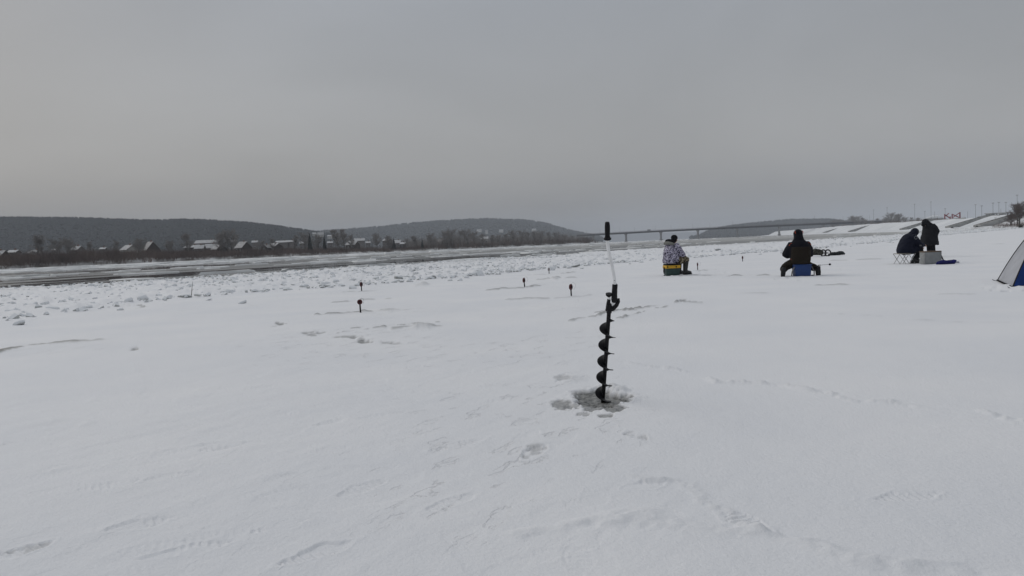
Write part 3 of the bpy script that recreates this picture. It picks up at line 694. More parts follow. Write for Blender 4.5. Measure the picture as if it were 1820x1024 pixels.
# trees -------------------------------------------------------------------
def bare_tree_proto(seed, wide, stems=1, nbr=26):
    r = random.Random(seed); tr = MB(); cr = MB()
    for sidx in range(stems):
        lean = Vector((r.uniform(-.12, .12), r.uniform(-.12, .12), 0)) * (2 if stems > 1 else .6); x0 = Vector((r.uniform(-.06, .06), r.uniform(-.06, .06), 0)) * (stems - 1)
        pts = [x0 + lean * q * q + Vector((r.uniform(-.01, .01), r.uniform(-.01, .01), q * .92)) for q in (0, .2, .4, .6, .8, 1)]
        tr.tube(pts[:4], [.017, .014, .011, .008], 5); cr.tube(pts[3:], [.008, .005, .002], 4)
        for k in range(nbr // stems + 4):
            q = r.uniform(.22, .97); i = min(int(q * 5), 4); p0 = pts[i].lerp(pts[i + 1], q * 5 - i)
            a = r.uniform(0, 6.283); ln = wide * (1.15 - q) * r.uniform(.5, 1.0) + .05
            d = Vector((math.cos(a), math.sin(a), r.uniform(.5, 1.3))).normalized(); p1 = p0 + d * ln; p2 = p1 + (d + Vector((0, 0, .5))).normalized() * ln * .5
            cr.tube([p0, p1, p2], [.0055 * (1.2 - q), .0035 * (1.2 - q), .001], 3, cap=False)
            for j in range(40):
                f_ = r.uniform(.25, 1.5); b0 = p0.lerp(p1, f_) if f_ < 1 else p1.lerp(p2, (f_ - 1) * 2)
                e_ = Vector((r.gauss(0, 1), r.gauss(0, 1), r.gauss(.45, .8))).normalized() * r.uniform(.04, .115)
                w_ = e_.cross(Vector((r.gauss(0, 1), r.gauss(0, 1), r.gauss(0, 1)))).normalized() * .0038
                cr.add([b0 - w_, b0 + w_, b0 + e_], [(0, 1, 2)])
                e2 = b0 + e_ * .5; e3 = (e_.normalized() + Vector((r.gauss(0, .6), r.gauss(0, .6), r.gauss(.2, .6)))) * .05
                cr.add([e2 - w_ * .7, e2 + w_ * .7, e2 + e3], [(0, 1, 2)])
    return tr.mesh('trunk', fix=False), cr.mesh('crown', fix=False)
def spruce_proto(seed):
    r = random.Random(seed); tr = MB(); cr = MB(); tr.tube([(0, 0, 0), (0, 0, .5), (0, 0, 1)], [.02, .012, .002], 6)
    for k in range(260):
        q = .06 + .94 * (k / 260) ** .9; a = k * 2.399; ln = .21 * (1.02 - q) * r.uniform(.75, 1.1) + .006
        d = Vector((math.cos(a), math.sin(a), -.25)); p0 = Vector((0, 0, q)); sd = Vector((-math.sin(a), math.cos(a), 0))
        p1 = p0 + d * ln
        cr.add([p0 + sd * .012, p0 - sd * .012, p1 - sd * .02 * (1.1 - q), p1 + Vector((0, 0, -.02)), p1 + sd * .02 * (1.1 - q)], [(0, 1, 2, 3, 4)])
        cr.add([p0 + Vector((0, 0, .01)), p1, p0.lerp(p1, .6) + Vector((0, 0, -.045))], [(0, 1, 2)])
    return tr.mesh('trunk', fix=False), cr.mesh('crown', fix=False)
PROTO = {'round': bare_tree_proto(1, .30, 1, 34), 'tall': bare_tree_proto(2, .20, 2, 34), 'broad': bare_tree_proto(3, .42, 3, 40), 'slim': bare_tree_proto(4, .15, 1, 26), 'wide': bare_tree_proto(5, .46, 4, 44), 'spruce': spruce_proto(6)}
for k_, (a_, b_) in PROTO.items():
    a_.materials.append(M_TRUNK); b_.materials.append(M_SPRUCE if k_ == 'spruce' else M_TREE)
def tree(kind, px, ytop, d_, label, group, width=1.0, name='bare_tree', loc=None, top=None, rot=None):
    if loc is None:
        q = bank_pt(px) + NI * d_
        loc = at(px, q.y, 0); loc.z = bank_z(px, d_) - .2; top = ray_at(px, ytop, q.y).z
    h = top - loc.z
    o = thing(name, label, 'tree', loc, random.uniform(0, 6.28) if rot is None else rot, group); o.scale = (h * width, h * width, h)
    link_mesh('trunk', PROTO[kind][0], None, o); link_mesh('crown', PROTO[kind][1], None, o)
    return o
ORD = ['first', 'second', 'third', 'fourth', 'fifth', 'sixth', 'seventh', 'eighth', 'ninth', 'tenth', 'eleventh', 'twelfth', 'thirteenth', 'fourteenth', 'fifteenth', 'sixteenth', 'seventeenth', 'eighteenth', 'nineteenth', 'twentieth']
GT = 'leafless trees on the far bank'
tree('slim', 70, 417, 40, 'tallest bare tree among the houses at the far left bank', GT, 1.9)
tree('broad', 100, 424, 60, 'hazy bare tree right of the tallest one at the far left', GT)
tree('broad', 122, 423, 70, 'pale hazy bare tree left of the white-gabled cottage', GT)
tree('slim', 164, 429, 35, 'dark narrow bare tree right of the white-gabled cottage', GT, 1.2)
tree('wide', 248, 424, 60, 'wide bare tree between the small cottage and the steep-roofed house', GT)
tree('round', 208, 427, 70, 'thin bare tree behind the small cottage left of the steep-roofed house', GT)
tree('wide', 300, 428, 60, 'low wide bare tree right of the steep-roofed house', GT)
tree('round', 334, 414, 55, 'round-crowned bare tree left of the long snowy shed roofs', GT, 1.25)
tree('wide', 396, 414, 45, 'left one of the two large bare trees by the snowy roofs', GT)
tree('wide', 416, 408, 45, 'right and taller one of the two large bare trees by the snowy roofs', GT)
tree('round', 485, 423, 60, 'small dark round tree behind the roofs left of the spruces', GT)
tree('broad', 468, 427, 60, 'dark bushy tree behind the low gabled house', GT)
tree('tall', 525, 418, 50, 'thin hazy bare tree left of the left spruce', GT)
tree('broad', 541, 413, 55, 'bare tree just left of the left spruce', GT)
tree('spruce', 552, 413, 30, 'left and larger one of the two dark pointed spruces', 'spruces on the far bank', .8, 'spruce_tree')
tree('spruce', 578, 416, 32, 'right and smaller one of the two dark pointed spruces', 'spruces on the far bank', .7, 'spruce_tree')
tree('broad', 566, 417, 50, 'bare tree between the two dark spruces', GT)
tree('tall', 601, 407, 18, 'left trunk of the tall twin birches by the snowy-roofed house', GT, 1.2)
tree('tall', 612, 406, 20, 'right trunk of the tall twin birches by the snowy-roofed house', GT, 1.2)
tree('round', 625, 417, 60, 'small dark tree behind the snowy-roofed house right of the birches', GT)
tree('wide', 672, 415, 35, 'wide bare tree right of the snowy-roofed house', GT)
tree('wide', 692, 419, 60, 'hazy bare tree behind the white-walled cottage pair', GT)
tree('spruce', 701, 423, 25, 'small dark spruce between the white-walled cottage pair', 'spruces on the far bank', 1.0, 'spruce_tree')
tree('round', 724, 424, 40, 'low hazy tree right of the white-walled cottage pair', GT)
tree('tall', 740, 419, 28, 'narrow bare tree left of the dense grove', GT, 1.5)
tree('spruce', 751, 424, 25, 'small spruce left of the dense grove', 'spruces on the far bank', 1.0, 'spruce_tree')
tree('broad', 768, 414, 25, 'bare tree standing in front of the open gap left of the dense grove', GT)
gx = [796, 808, 818, 832, 846, 860, 874, 888, 902, 914, 926, 938, 950, 962, 976, 990, 1004, 1018, 1032]
gt = [410, 407, 409, 408, 412, 415, 418, 417, 415, 410, 409, 412, 411, 410, 412, 413, 417, 419, 422]
for i, (a, b) in enumerate(zip(gx, gt)):
    tree(('wide', 'broad', 'round')[i % 3], a + random.uniform(-3, 3), b, random.uniform(8, 35), f'bare tree of the dense riverside grove, {ORD[i]} from the left', 'trees of the riverside grove', random.uniform(.95, 1.25))

# houses on the far bank ----------------------------------------------------
M_ROOF = snow_top_mat('snowy_roof', (0.26, 0.245, 0.24), top=(0.50, 0.51, 0.52), lo=0.5, hi=0.95, vs=0.9)
WALLS = [mat('dark_log_wall', (0.07, 0.06, 0.055), 0.9, 0.1, var=0.2, vscale=2), mat('grey_board_wall', (0.15, 0.14, 0.135), 0.9, 0.1, var=0.2, vscale=2), mat('pale_plaster_wall', (0.42, 0.41, 0.39), 0.9, 0.1, var=0.1, vscale=2), mat('brown_board_wall', (0.12, 0.085, 0.065), 0.9, 0.1, var=0.2, vscale=2)]
M_PANE = mat('window_glass', (0.02, 0.022, 0.025), 0.15, 0.5)
M_FRAME = mat('window_frame_paint', (0.45, 0.45, 0.45), 0.6, 0.2)
def house(px, wpx, ye, yr, Y, label, wall=0, rot=0.0, gable=False, deep=7.0, zg=None):
    p = at(px, Y, 0); ze = ray_at(px, ye, Y).z; zr = ray_at(px, yr, Y).z; w = wpx * .88 * Y / FP
    if zg is None: zg = min(BANK_H(px) * 1.2, ze - 1.8)
    o = thing('cottage', label, 'house', (p.x, p.y, zg), rot); H1 = ze - zg; H2 = zr - zg; hw = w / 2; hd = deep / 2; ov = .4
    if gable:
        sec = [(-hw, -hd, -.3), (hw, -hd, -.3), (hw, -hd, H1), (0, -hd, H2 - .12), (-hw, -hd, H1)]
        MB().prism(sec, (0, deep, 0)).build('wall', WALLS[wall], o)
        for s_ in (-1, 1):
            e1 = Vector((s_ * (hw + ov), -hd - ov, H1 - ov * (H2 - H1) / hw)); e2 = Vector((0, -hd - ov, H2)); n_ = Vector((0, 0, .22))
            MB().prism([e1, e2, e2 + n_, e1 + n_], (0, deep + 2 * ov, 0)).build('roof_slope', M_ROOF, o)
        wy = -hd - .05
    else:
        sec = [(-hw, -hd, -.3), (-hw, hd, -.3), (-hw, hd, H1), (-hw, 0, H2 - .12), (-hw, -hd, H1)]
        MB().prism(sec, (w, 0, 0)).build('wall', WALLS[wall], o)
        for s_ in (-1, 1):
            e1 = Vector((-hw - ov, s_ * (hd + ov), H1 - ov * (H2 - H1) / hd)); e2 = Vector((-hw - ov, 0, H2)); n_ = Vector((0, 0, .22))
            MB().prism([e1, e2, e2 + n_, e1 + n_], (w + 2 * ov, 0, 0)).build('roof_slope', M_ROOF, o)
        wy = -hd - .05
    for q in ((-.25, .25) if w > 4 else (0,)):
        f_ = MB().box((q * w, wy, max(H1 * .55, .8)), (1.1, .08, 1.3)).build('window', M_FRAME, o)
        MB().box((q * w, wy - .05, max(H1 * .55, .8)), (.8, .04, 1.0)).build('pane', M_PANE, f_)
    ch = MB().box((hw * .3, 0, H2 + .3), (.6, .6, 1.2)).build('chimney', mat('chimney_brick', (0.2, 0.13, 0.11), 0.9, 0.1), o)
    return o
HY = lambda px, d: bank_pt(px).y + d
house(1, 22, 454, 446, HY(1, 25), 'white-roofed hut at the left border of the picture on the far bank', 0, .1)
house(28, 14, 449, 445, HY(28, 40), 'small snowy roof half hidden in brush, second house from the left', 1, .2)
house(66, 12, 449, 445, HY(66, 45), 'half-hidden pale shed under the tallest left tree', 2, .1)
house(140, 16, 444, 438, HY(140, 45), 'cottage with a snow-white gable roof left of the steep-roofed house', 1, -.2, False, 5)
house(232, 20, 444, 436, HY(232, 40), 'small cottage with pale snowy roof just left of the steep-roofed house', 2, -.5)
house(270, 24, 446, 430, HY(270, 38), 'tall house with a steep patchy snow roof and dark gable', 0, -.75, False, 8)
house(345, 24, 440, 436, HY(345, 45), 'long low shed with thin snow left of the row of snowy roofs', 0, 0)
house(357, 16, 442, 436, HY(357, 38), 'white snowy shed roof, first of the row of snowy roofs', 1, .2)
house(378, 22, 441, 434, HY(378, 42), 'patchy snowy roof in the middle of the row of snowy roofs', 0, .15)
house(391, 18, 443, 434, HY(391, 36), 'snowy-roofed house with dark gable, right end of the row of roofs', 0, -.6)
house(372, 46, 432, 427, HY(372, 120), 'long pale building behind the row of snowy roofs', 1, 0)
house(434, 22, 440, 430, HY(434, 45), 'steep snow-white roof right of the two large bare trees', 0, -.6)
house(474, 12, 440, 435, HY(474, 36), 'dark gabled shed left of the broad white roof', 0, 0, True)
house(490, 19, 438, 433, HY(490, 42), 'broad clean white roof left of the spruces', 0, -.45)
house(505, 26, 431, 428, HY(505, 150), 'low white building in the hazy row behind the broad white roof', 1, 0)
house(628, 20, 435, 429, HY(628, 34), 'snow-white roofed dark house right of the tall birches', 0, -.3)
house(640, 20, 428, 424, HY(640, 150), 'hazy white house behind the snow-roofed dark house', 1, .2)
house(690, 13, 428, 425, HY(690, 50), 'white cottage left of the small dark spruce', 1, -.3)
house(708, 12, 432, 427, HY(708, 40), 'pale-walled cottage right of the small dark spruce', 1, 0)
house(717, 9, 434, 431, HY(717, 32), 'tiny snowy shed beside the pale-walled cottage', 0, 0)
house(785, 10, 433, 426, HY(785, 24), 'dark gabled hut with white roof at the left edge of the grove', 0, .6, True)
for a_, w_, e_, y_, d_, lb_ in [(455, 10, 431, 428, 130, 'hazy small roof behind the dark bushy tree left of the broad white roof'), (418, 9, 429.5, 427, 170, 'hazy small roof between the two large bare trees'), (520, 9, 430, 427.5, 140, 'hazy small snowy roof left of the left spruce'),
        (538, 8, 433, 430, 70, 'low snowy shed just left of the left spruce'), (588, 9, 432, 429.5, 80, 'low snowy shed between right spruce and birches'), (655, 8, 432, 429.5, 60, 'low snowy shed left of the wide bare tree'),
        (186, 9, 443, 440.5, 60, 'small snowy shed between white-gabled cottage and small cottage'), (102, 9, 445, 442, 60, 'small snowy shed left of the white-gabled cottage')]:
    house(a_, w_, e_, y_, HY(a_, d_), lb_, 1, .2, False, 5)
house(862, 14, 425, 421, HY(862, 30), 'white house glimpsed through the grove', 2, 0)

# hills --------------------------------------------------------------------
def hill(name, ridge, Y, front, back, label, ntree, th, foot_z=4.0, seed=1, mat_=None):
    r = np.random.default_rng(seed)
    xs = np.array([p[0] for p in ridge], float); ys = np.array([p[1] for p in ridge], float)
    n = 160; pxv = np.linspace(xs[0], xs[-1], n); yv = np.interp(pxv, xs, ys)
    # smooth the corner points of the ridge line
    ker = np.ones(9) / 9; yv = np.convolve(np.pad(yv, 4, mode='edge'), ker, 'valid')
    Yv = np.interp(pxv, [p[0] for p in ridge], [p[2] if len(p) > 2 else Y for p in ridge])
    rp = [ray_at(float(a), float(b), float(c)) for a, b, c in zip(pxv, yv, Yv)]
    rows = []; prof_ = [(-front, 0.0), (-front * .75, .22), (-front * .5, .52), (-front * .25, .82), (-front * .1, .95), (0, 1.0), (back * .4, .8), (back, -.05)]
    for d_, k in prof_:
        row = []
        for p in rp:
            u = Vector((p.x, p.y, 0)).normalized(); q = Vector((p.x, p.y, 0)) + u * d_; zt = p.z - th * .75
            row.append((q.x, q.y, foot_z + (zt - foot_z) * k if k >= 0 else -1.4))
        rows.append(row)
    rows[0] = [(a, b, -1.4) for a, b, c in rows[0]]
    co = np.array([c for rw in rows for c in rw]); i0 = (np.arange(len(rows) - 1)[:, None] * n + np.arange(n - 1)[None, :]).ravel()
    me = grid_mesh(name, co, np.stack([i0, i0 + 1, i0 + n + 1, i0 + n], 1).astype(np.int32))
    tag(link_mesh(name, me, mat_ or M_HILL), label, kind='structure')
    if not ntree: return
    mb = MB(); rws = np.array(rows)
    for k in range(ntree):
        i = r.integers(0, n - 1); j = r.random() ** 1.0 * 4.99
        if r.random() < .25: j = 4.6 + r.random() * .7
        a = int(j); f_ = j - a; g = r.random()
        p = (rws[a][i] * (1 - f_) + rws[a + 1][i] * f_) * (1 - g) + (rws[a][i + 1] * (1 - f_) + rws[a + 1][i + 1] * f_) * g
        h = th * r.uniform(.65, 1.12); w = th * r.uniform(.45, .75); x, y, z = p; z -= .5
        if j > 4.6: h *= 1.35; w *= .6
        ph = r.random() * 6
        ring = [(x + w * math.cos(ph + q * 1.2566), y + w * math.sin(ph + q * 1.2566), z + h * (.45 + .2 * r.random())) for q in range(5)]
        mb.add([(x, y, z)] + ring + [(x + w * .3 * r.uniform(-1, 1), y, z + h)], [(0, q + 1, (q + 1) % 5 + 1) for q in range(5)] + [(6, q + 1, (q + 1) % 5 + 1) for q in range(5)])
    tag(mb.build('forest', M_FOREST, fix=False), 'dark forest covering the ' + label, 'forest', kind='stuff')
hill('hill', [(-420, 380, 1500), (-150, 385, 1600), (0, 388), (130, 389), (270, 394), (330, 391.5), (400, 395), (460, 399), (500, 405), (540, 411), (600, 419, 2000), (660, 432, 2000)], 1700, 520, 700, 'long wooded hill at the far left', 15000, 9, 8, 1)
hill('hill', [(500, 424), (560, 413), (600, 410), (630, 408), (680, 404), (740, 397), (800, 393), (870, 390), (940, 393), (975, 399), (1000, 408), (1020, 412), (1045, 417), (1070, 424)], 3300, 900, 900, 'hazy blue wooded hill in the middle distance', 7000, 14, 6, 2)
hill('hill', [(960, 420), (1040, 413.5), (1120, 413), (1200, 412), (1300, 410), (1400, 412), (1520, 416)], 7600, 700, 700, 'pale distant hill behind the bridge', 0, 10, 2, 3)
hill('hill', [(1228, 428), (1245, 419), (1262, 410), (1290, 404.5), (1340, 398), (1375, 395), (1400, 392), (1440, 392), (1475, 391), (1510, 396), (1560, 399), (1640, 402)], 2800, 300, 500, 'wooded hill beyond the right end of the bridge', 5000, 13, 2, 4)

# hillside houses of the village on the saddle
for i, (a, w, ye, yr, Y, lb) in enumerate([(535, 8, 413, 410.5, 1640, 'white hillside house high on the saddle left of the birches'), (572, 12, 417, 413, 1500, 'large pale hillside house on the saddle between spruces and birches'),
        (561, 7, 415.5, 413.5, 1550, 'small hillside house just left of the large pale one'), (588, 8, 420, 418, 1450, 'low snowy hillside roof behind the right spruce'),
        (508, 7, 410, 408.5, 1650, 'snow patch-like white hillside roof at the end of the left hill'), (853, 9, 410, 407.5, 2350, 'long white house on the middle hill, left of three'),
        (866, 5, 413, 409, 2350, 'tall white house on the middle hill, second of three'), (892, 8, 410.5, 408, 2400, 'white house on the middle hill, third of three'),
        (950, 8, 408.5, 406.5, 2450, 'white curved-roof house above the grove on the middle hill'), (1021, 5, 424, 421.5, 900, 'small white hut at the right end of the grove near the bridge')]):
    zz = ray_at(a, ye, Y).z
    house(a, w, ye, yr, Y, lb, 2, 0.1 * (i % 3), False, 9, zz - 4.5)

# ------------------------------------------------------------------ right bank
NR = Vector((0.957, -0.29, 0))
rprof = [(-4, -0.7), (0, -0.1), (5, 0.45), (14, 0.7), (24, 1.1), (40, 6.1), (46, 6.3), (120, 6.5), (420, 7.2)]
def rs_pt(Y):
    for a, b in zip(right_shore, right_shore[1:]):
        if a.y <= Y <= b.y: return a.lerp(b, (Y - a.y) / (b.y - a.y))
    return right_shore[-1].copy()
def rz(d): return float(np.interp(d, [p[0] for p in rprof], [p[1] for p in rprof]))
YS = list(range(62, 300, 6)) + list(range(300, 1700, 25)); rows = []
for d_, z_ in rprof:
    row = []
    for Y in YS:
        p = rs_pt(Y) + NR * d_
        row.append((p.x, p.y, z_ + (0.5 * vnoise(np.array([Y / 13.0]), np.array([d_ / 8.0]))[0] if 0 < d_ < 60 else 0) + (float(np.interp(Y, [500, 900], [0, 2.0])) if d_ > 30 else 0)))
    rows.append(row)
co = np.array([c for r in rows for c in r]); nc = len(YS)
i0 = (np.arange(len(rows) - 1)[:, None] * nc + np.arange(nc - 1)[None, :]).ravel()
me = grid_mesh('embankment', co, np.stack([i0, i0 + nc, i0 + nc + 1, i0 + 1], 1).astype(np.int32))
tag(link_mesh('embankment', me, M_BANKSNOW), 'snow-covered river embankment on the right', kind='structure')
def rb(px, d_):
    """point of the right bank seen at px, d_ metres inland"""
    lo, hi = 70.0, 1500.0
    for _ in range(40):
        m_ = (lo + hi) / 2; p = rs_pt(m_) + NR * d_
        x = IW / 2 + FP * (Vector((p.x, p.y, rz(d_) - EYE))).dot(RX) / (Vector((p.x, p.y, rz(d_) - EYE))).dot(F_)
        if x > px: lo = m_
        else: hi = m_
    return rs_pt(m_) + NR * d_ + Vector((0, 0, rz(d_)))
# concrete flights and ramps standing out of the snowy slope
def flight(px, w, label, up=.9, d0=20, d1=42):
    p = rb(px, 31); o = thing('concrete_stair', label, 'stairs', (p.x, p.y, 0), math.atan2(NR.y, NR.x), 'concrete stairs on the embankment')
    q = 31
    cs = [(d0 - q, .2), (d1 - q, 3.0), (d1 - q, 6.0 + up), (d1 - q - 3, 6.0 + up), (d0 - q, 1.2 + up * .6)]
    for s_ in (-w / 2, w / 2):
        MB().prism([(a, s_, z) for a, z in cs], (0, .5, 0)).build('side_wall', M_CONC, o)
    n = 16
    for k in range(n):
        u = (k + .5) / n; MB().box((d0 - q + u * (d1 - d0), .25, 1.0 + u * 5.05 + up * .3), ((d1 - d0) / n, w - .5, .9)).build('step', M_CONC, o)
for i, (px, w, lb) in enumerate([(1480, 10, 'farthest grey concrete stair flight on the embankment, nearest the bridge'), (1530, 12, 'second grey stair flight from the bridge, beside the small white mound'),
        (1632, 9, 'grey concrete stair flight left of the hooded standing person'), (1724, 9, 'grey concrete stair flight right of the red letters'), (1784, 12, 'broad grey concrete ramp below the open shelters near the brown shrub')]):
    flight(px, w, lb)
# retaining kerb along the crest
for i, (a, b) in enumerate([(1560, 1622), (1640, 1716), (1738, 1776)]):
    p, q = rb(a, 41), rb(b, 41); v = q - p
    o = MB().box((0, 0, 0), (v.length, .5, .7)).build('parapet_wall', M_CONC); o.location = (p + q) / 2 + Vector((0, 0, .2)); o.rotation_euler = (0, 0, math.atan2(v.y, v.x))
    tag(o, ['low grey parapet along the embankment crest left of the standing person', 'low dark parapet along the crest under the red letters', 'low parapet along the crest under the light poles'][i], 'parapet')
# light poles
def pole(px, ytop, d_, label, head=True):
    p = rb(px, d_); top = ray_at(px, ytop, p.y).z; h = max(top - p.z, 3)
    r_ = 0.05 + p.y * .00008
    o = thing('lamp_post', label, 'lamp post', p, 0, 'lamp posts on the embankment'); MB().tube([(0, 0, -.3), (0, 0, h)], [r_ * 1.3, r_], 6).build('pole', M_POLE, o)
    if head: MB().box((0, 0, h), (.9 + p.y * .0006, .4, .28)).build('lamp_head', M_POLE, o)
PL = [(1448, 384, 60), (1553, 373, 70), (1577, 369, 60), (1626, 363, 70), (1644, 376, 60), (1655, 359, 55), (1661.5, 376, 60), (1680, 371, 60), (1720, 376, 80), (1734, 364, 70), (1745, 366, 50), (1765, 361, 50), (1775.5, 360, 55), (1779, 371, 70), (1788, 360, 55), (1808, 347, 60)]
for i, (a, b, c) in enumerate(PL):
    pole(a, b, c, f'thin grey lamp post on the right bank, {ORD[len(PL) - 1 - i]} from the right' if i < len(PL) - 1 else 'thin grey lamp post on the right bank, rightmost of all', i not in (6, 8, 13))
# red letters
M_RED = mat('red_painted_steel', (0.24, 0.055, 0.065), 0.5, 0.3)
def bar(mb, a, b, w, dpt=.35):
    a, b = Vector((a[0], 0, a[1])), Vector((b[0], 0, b[1])); v = b - a; n_ = Vector((-v.z, 0, v.x)).normalized() * w / 2
    mb.prism([a + n_, b + n_, b - n_, a - n_], (0, dpt, 0))
def letter(px, lb, bars, name):
    p = rb(px, 52); k = p.y / FP * 1.05; o = thing(name, lb, 'letter sign', p + Vector((0, 0, .1)), -.25)
    for q in (-4, 4): MB().box((q * k, .6, .35), (.25, .25, .9)).build('support', M_POLE, o)
    for a, b, w in bars:
        m_ = MB(); bar(m_, (a[0] * k, a[1] * k + .7), (b[0] * k, b[1] * k + .7), w * k); m_.build('stroke', M_RED, o)
letter(1684, 'red letter K standing on the embankment crest', [((-4, 0), (-4, 8.5), 1.6), ((-3, 5), (2.5, 9.5), 1.3), ((-3.4, 7), (4, 1.2), 1.7), ((4.3, 0), (4.3, 4), 1.8)], 'letter_k')
letter(1699.5, 'large red letter M with crossing diagonals on the embankment crest', [((-6, 0), (-6, 7.5), 1.7), ((5.8, 0), (5.8, 10), 2.0), ((-6, 7), (4.5, 1.2), 1.5), ((-5, 1.5), (5.5, 9.2), 1.2)], 'letter_m')
# buildings on the plateau
def arcade(px, w, h, d_, label, roofh, n=6, name='pavilion', wallm=None):
    p = rb(px, d_); k = p.y / FP; o = thing(name, label, 'building', p, .1); W_, H_ = w * k, h * k
    for q in range(n + 1):
        MB().box(((q / n - .5) * W_, 0, H_ / 2 - .2), (.6, .6, H_)).build('column', M_CONC, o)
    MB().box((0, 4, H_ / 2 - .2), (W_ * .98, .5, H_)).build('wall', wallm or WALLS[1], o)
    MB().box((0, 2, H_ + .15), (W_ * 1.05, 6, .5)).build('ceiling', M_CONC, o)
    if roofh:
        m_ = MB(); m_.loft([((0, 2.2, H_ + .4), W_ * .52, 3.4), ((0, 2.2, H_ + .4 + roofh * k * .6), W_ * .36, 2.6), ((0, 2.2, H_ + .4 + roofh * k), W_ * .08, .7)], 24); m_.build('roof', M_BANKSNOW, o, 'all')
arcade(1664, 34, 5, 75, 'low grey arcade with a rounded snowy roof left of the red letters', 6, 8)
arcade(1769, 17, 5, 50, 'open flat-roofed shelter under the light poles, left of two', 0, 3, 'shelter', mat('shelter_wall', (0.3, 0.3, 0.3), 0.8))  # plain even grey for the back wall of the shelters
arcade(1791, 12, 4.5, 52, 'open flat-roofed shelter under the light poles, right of two', 0, 2, 'shelter', MATS['shelter_wall'])
arcade(1501, 17, 9, 150, 'hazy flat-roofed block behind the trees, left of two', 0, 4, 'block')
arcade(1563, 10, 8, 150, 'hazy flat-roofed block behind the trees, right of two', 0, 3, 'block')
# distant bare trees on the plateau
TT = [(1490, 390, 100), (1500, 392, 130), (1516, 384, 120), (1524, 384, 90), (1532, 386, 110), (1540, 390, 90), (1550, 392, 90), (1560, 388, 120), (1572, 388, 90), (1585, 378, 130), (1592, 381, 120), (1600, 380, 110), (1610, 386, 100), (1620, 386, 110), (1632, 387, 100), (1480, 392, 90)]
for i, (a, b, c) in enumerate(sorted(TT)):
    p = rb(a, c); tree(('wide', 'broad', 'round')[i % 3], a, b, 0, f'hazy bare tree on the right bank plateau, {ORD[i]} from the left', 'trees on the right bank plateau', 1.3, loc=p, top=max(ray_at(a, b, p.y).z, p.z + 3))
pb = MB()
for k in range(800):
    px = random.uniform(1440, 1665); p = rb(px, random.uniform(55, 150)); twig_mass(pb, p, random.uniform(2.0, 4.6) * float(np.interp(p.y, [300, 450, 700, 1000], [.45, .8, 1.25, 1.5])), 3, 15, .07)
for k in range(260):
    px = random.uniform(1768, 1850); d_ = random.uniform(2, 34); p = rb(px, d_)
    twig_mass(pb, p, random.uniform(.6, 2.2), 1.5, 11, .03)
for k in range(150):
    px = random.uniform(1690, 1800); p = rb(px, random.uniform(-3, 8)); twig_mass(pb, p, random.uniform(.3, .8), 1.0, 7, .02)
tag(pb.build('brush', M_TWIG, fix=False), 'leafless brush on the right bank', 'brush', kind='stuff')
for (px, ytop, d_, k_, w, lb, nm) in [(1815, 361, 8, 'wide', 1.2, 'large brown leafless shrub at the right border on the bank', 'bare_shrub'), (1800, 381, 14, 'wide', 1.5, 'smaller brown shrub left of the large one on the bank', 'bare_shrub'), (1835, 358, 10, 'broad', 1.3, 'brown shrub cut by the right border of the picture', 'bare_shrub')]:
    p = rb(px, d_); o = tree(k_, px, ytop, 0, lb, 'shrubs on the right bank', w, nm, loc=p, top=ray_at(px, ytop, p.y).z, rot=.3)
    o['category'] = 'shrub'
    for ch in o.children:
        if ch.name.startswith('crown'):
            ch.data = ch.data.copy(); ch.data.materials.clear(); ch.data.materials.append(M_TWIG)
p = rb(1814, 1); m_ = MB(); c2 = MB()
for k in range(260):
    a = random.uniform(0, 6.28); e_ = random.uniform(.1, 1.3); r_ = random.uniform(.6, 1.7); d = Vector((math.cos(a) * math.cos(e_), math.sin(a) * math.cos(e_), math.sin(e_))) * r_
    b0 = d * random.uniform(.2, .7); w_ = d.cross(Vector((0, 0, 1))).normalized() * .06
    c2.add([b0 - w_, b0 + w_, d], [(0, 1, 2)])
for k in range(6):
    a = k * 1.05; m_.tube([(0, 0, -.2), (math.cos(a) * .4, math.sin(a) * .4, .6), (math.cos(a) * .8, math.sin(a) * .8, 1.1)], [.05, .035, .015], 5)
o = thing('evergreen_bush', 'dark olive bush at the foot of the brown shrub, right border', 'bush', p); m_.build('stem', M_TRUNK, o); c2.build('foliage', mat('olive_foliage', (0.05, 0.05, 0.03), 0.9, 0.1, var=.3, vscale=2), o, fix=False)
# two dark stones on the snowy foreshore
for px, d_, lb in [(1692.5, 9, 'small dark boulder on the foreshore, left of two'), (1736.5, 10, 'small dark boulder on the foreshore, right of two')]:
    p = rb(px, d_); m_ = MB().ball((0, 0, .3), (.55, .45, .5), u=9, w=6); me = m_.mesh('boulder')
    for v in me.vertices: v.co += Vector((random.uniform(-.1, .1), random.uniform(-.1, .1), random.uniform(-.1, .1)))
    me.polygons.foreach_set('use_smooth', [True] * len(me.polygons))
    o = link_mesh('boulder', me, mat('dark_stone', (.06, .058, .055), .9, .2, var=.3)); o.location = p; tag(o, lb, 'boulder')

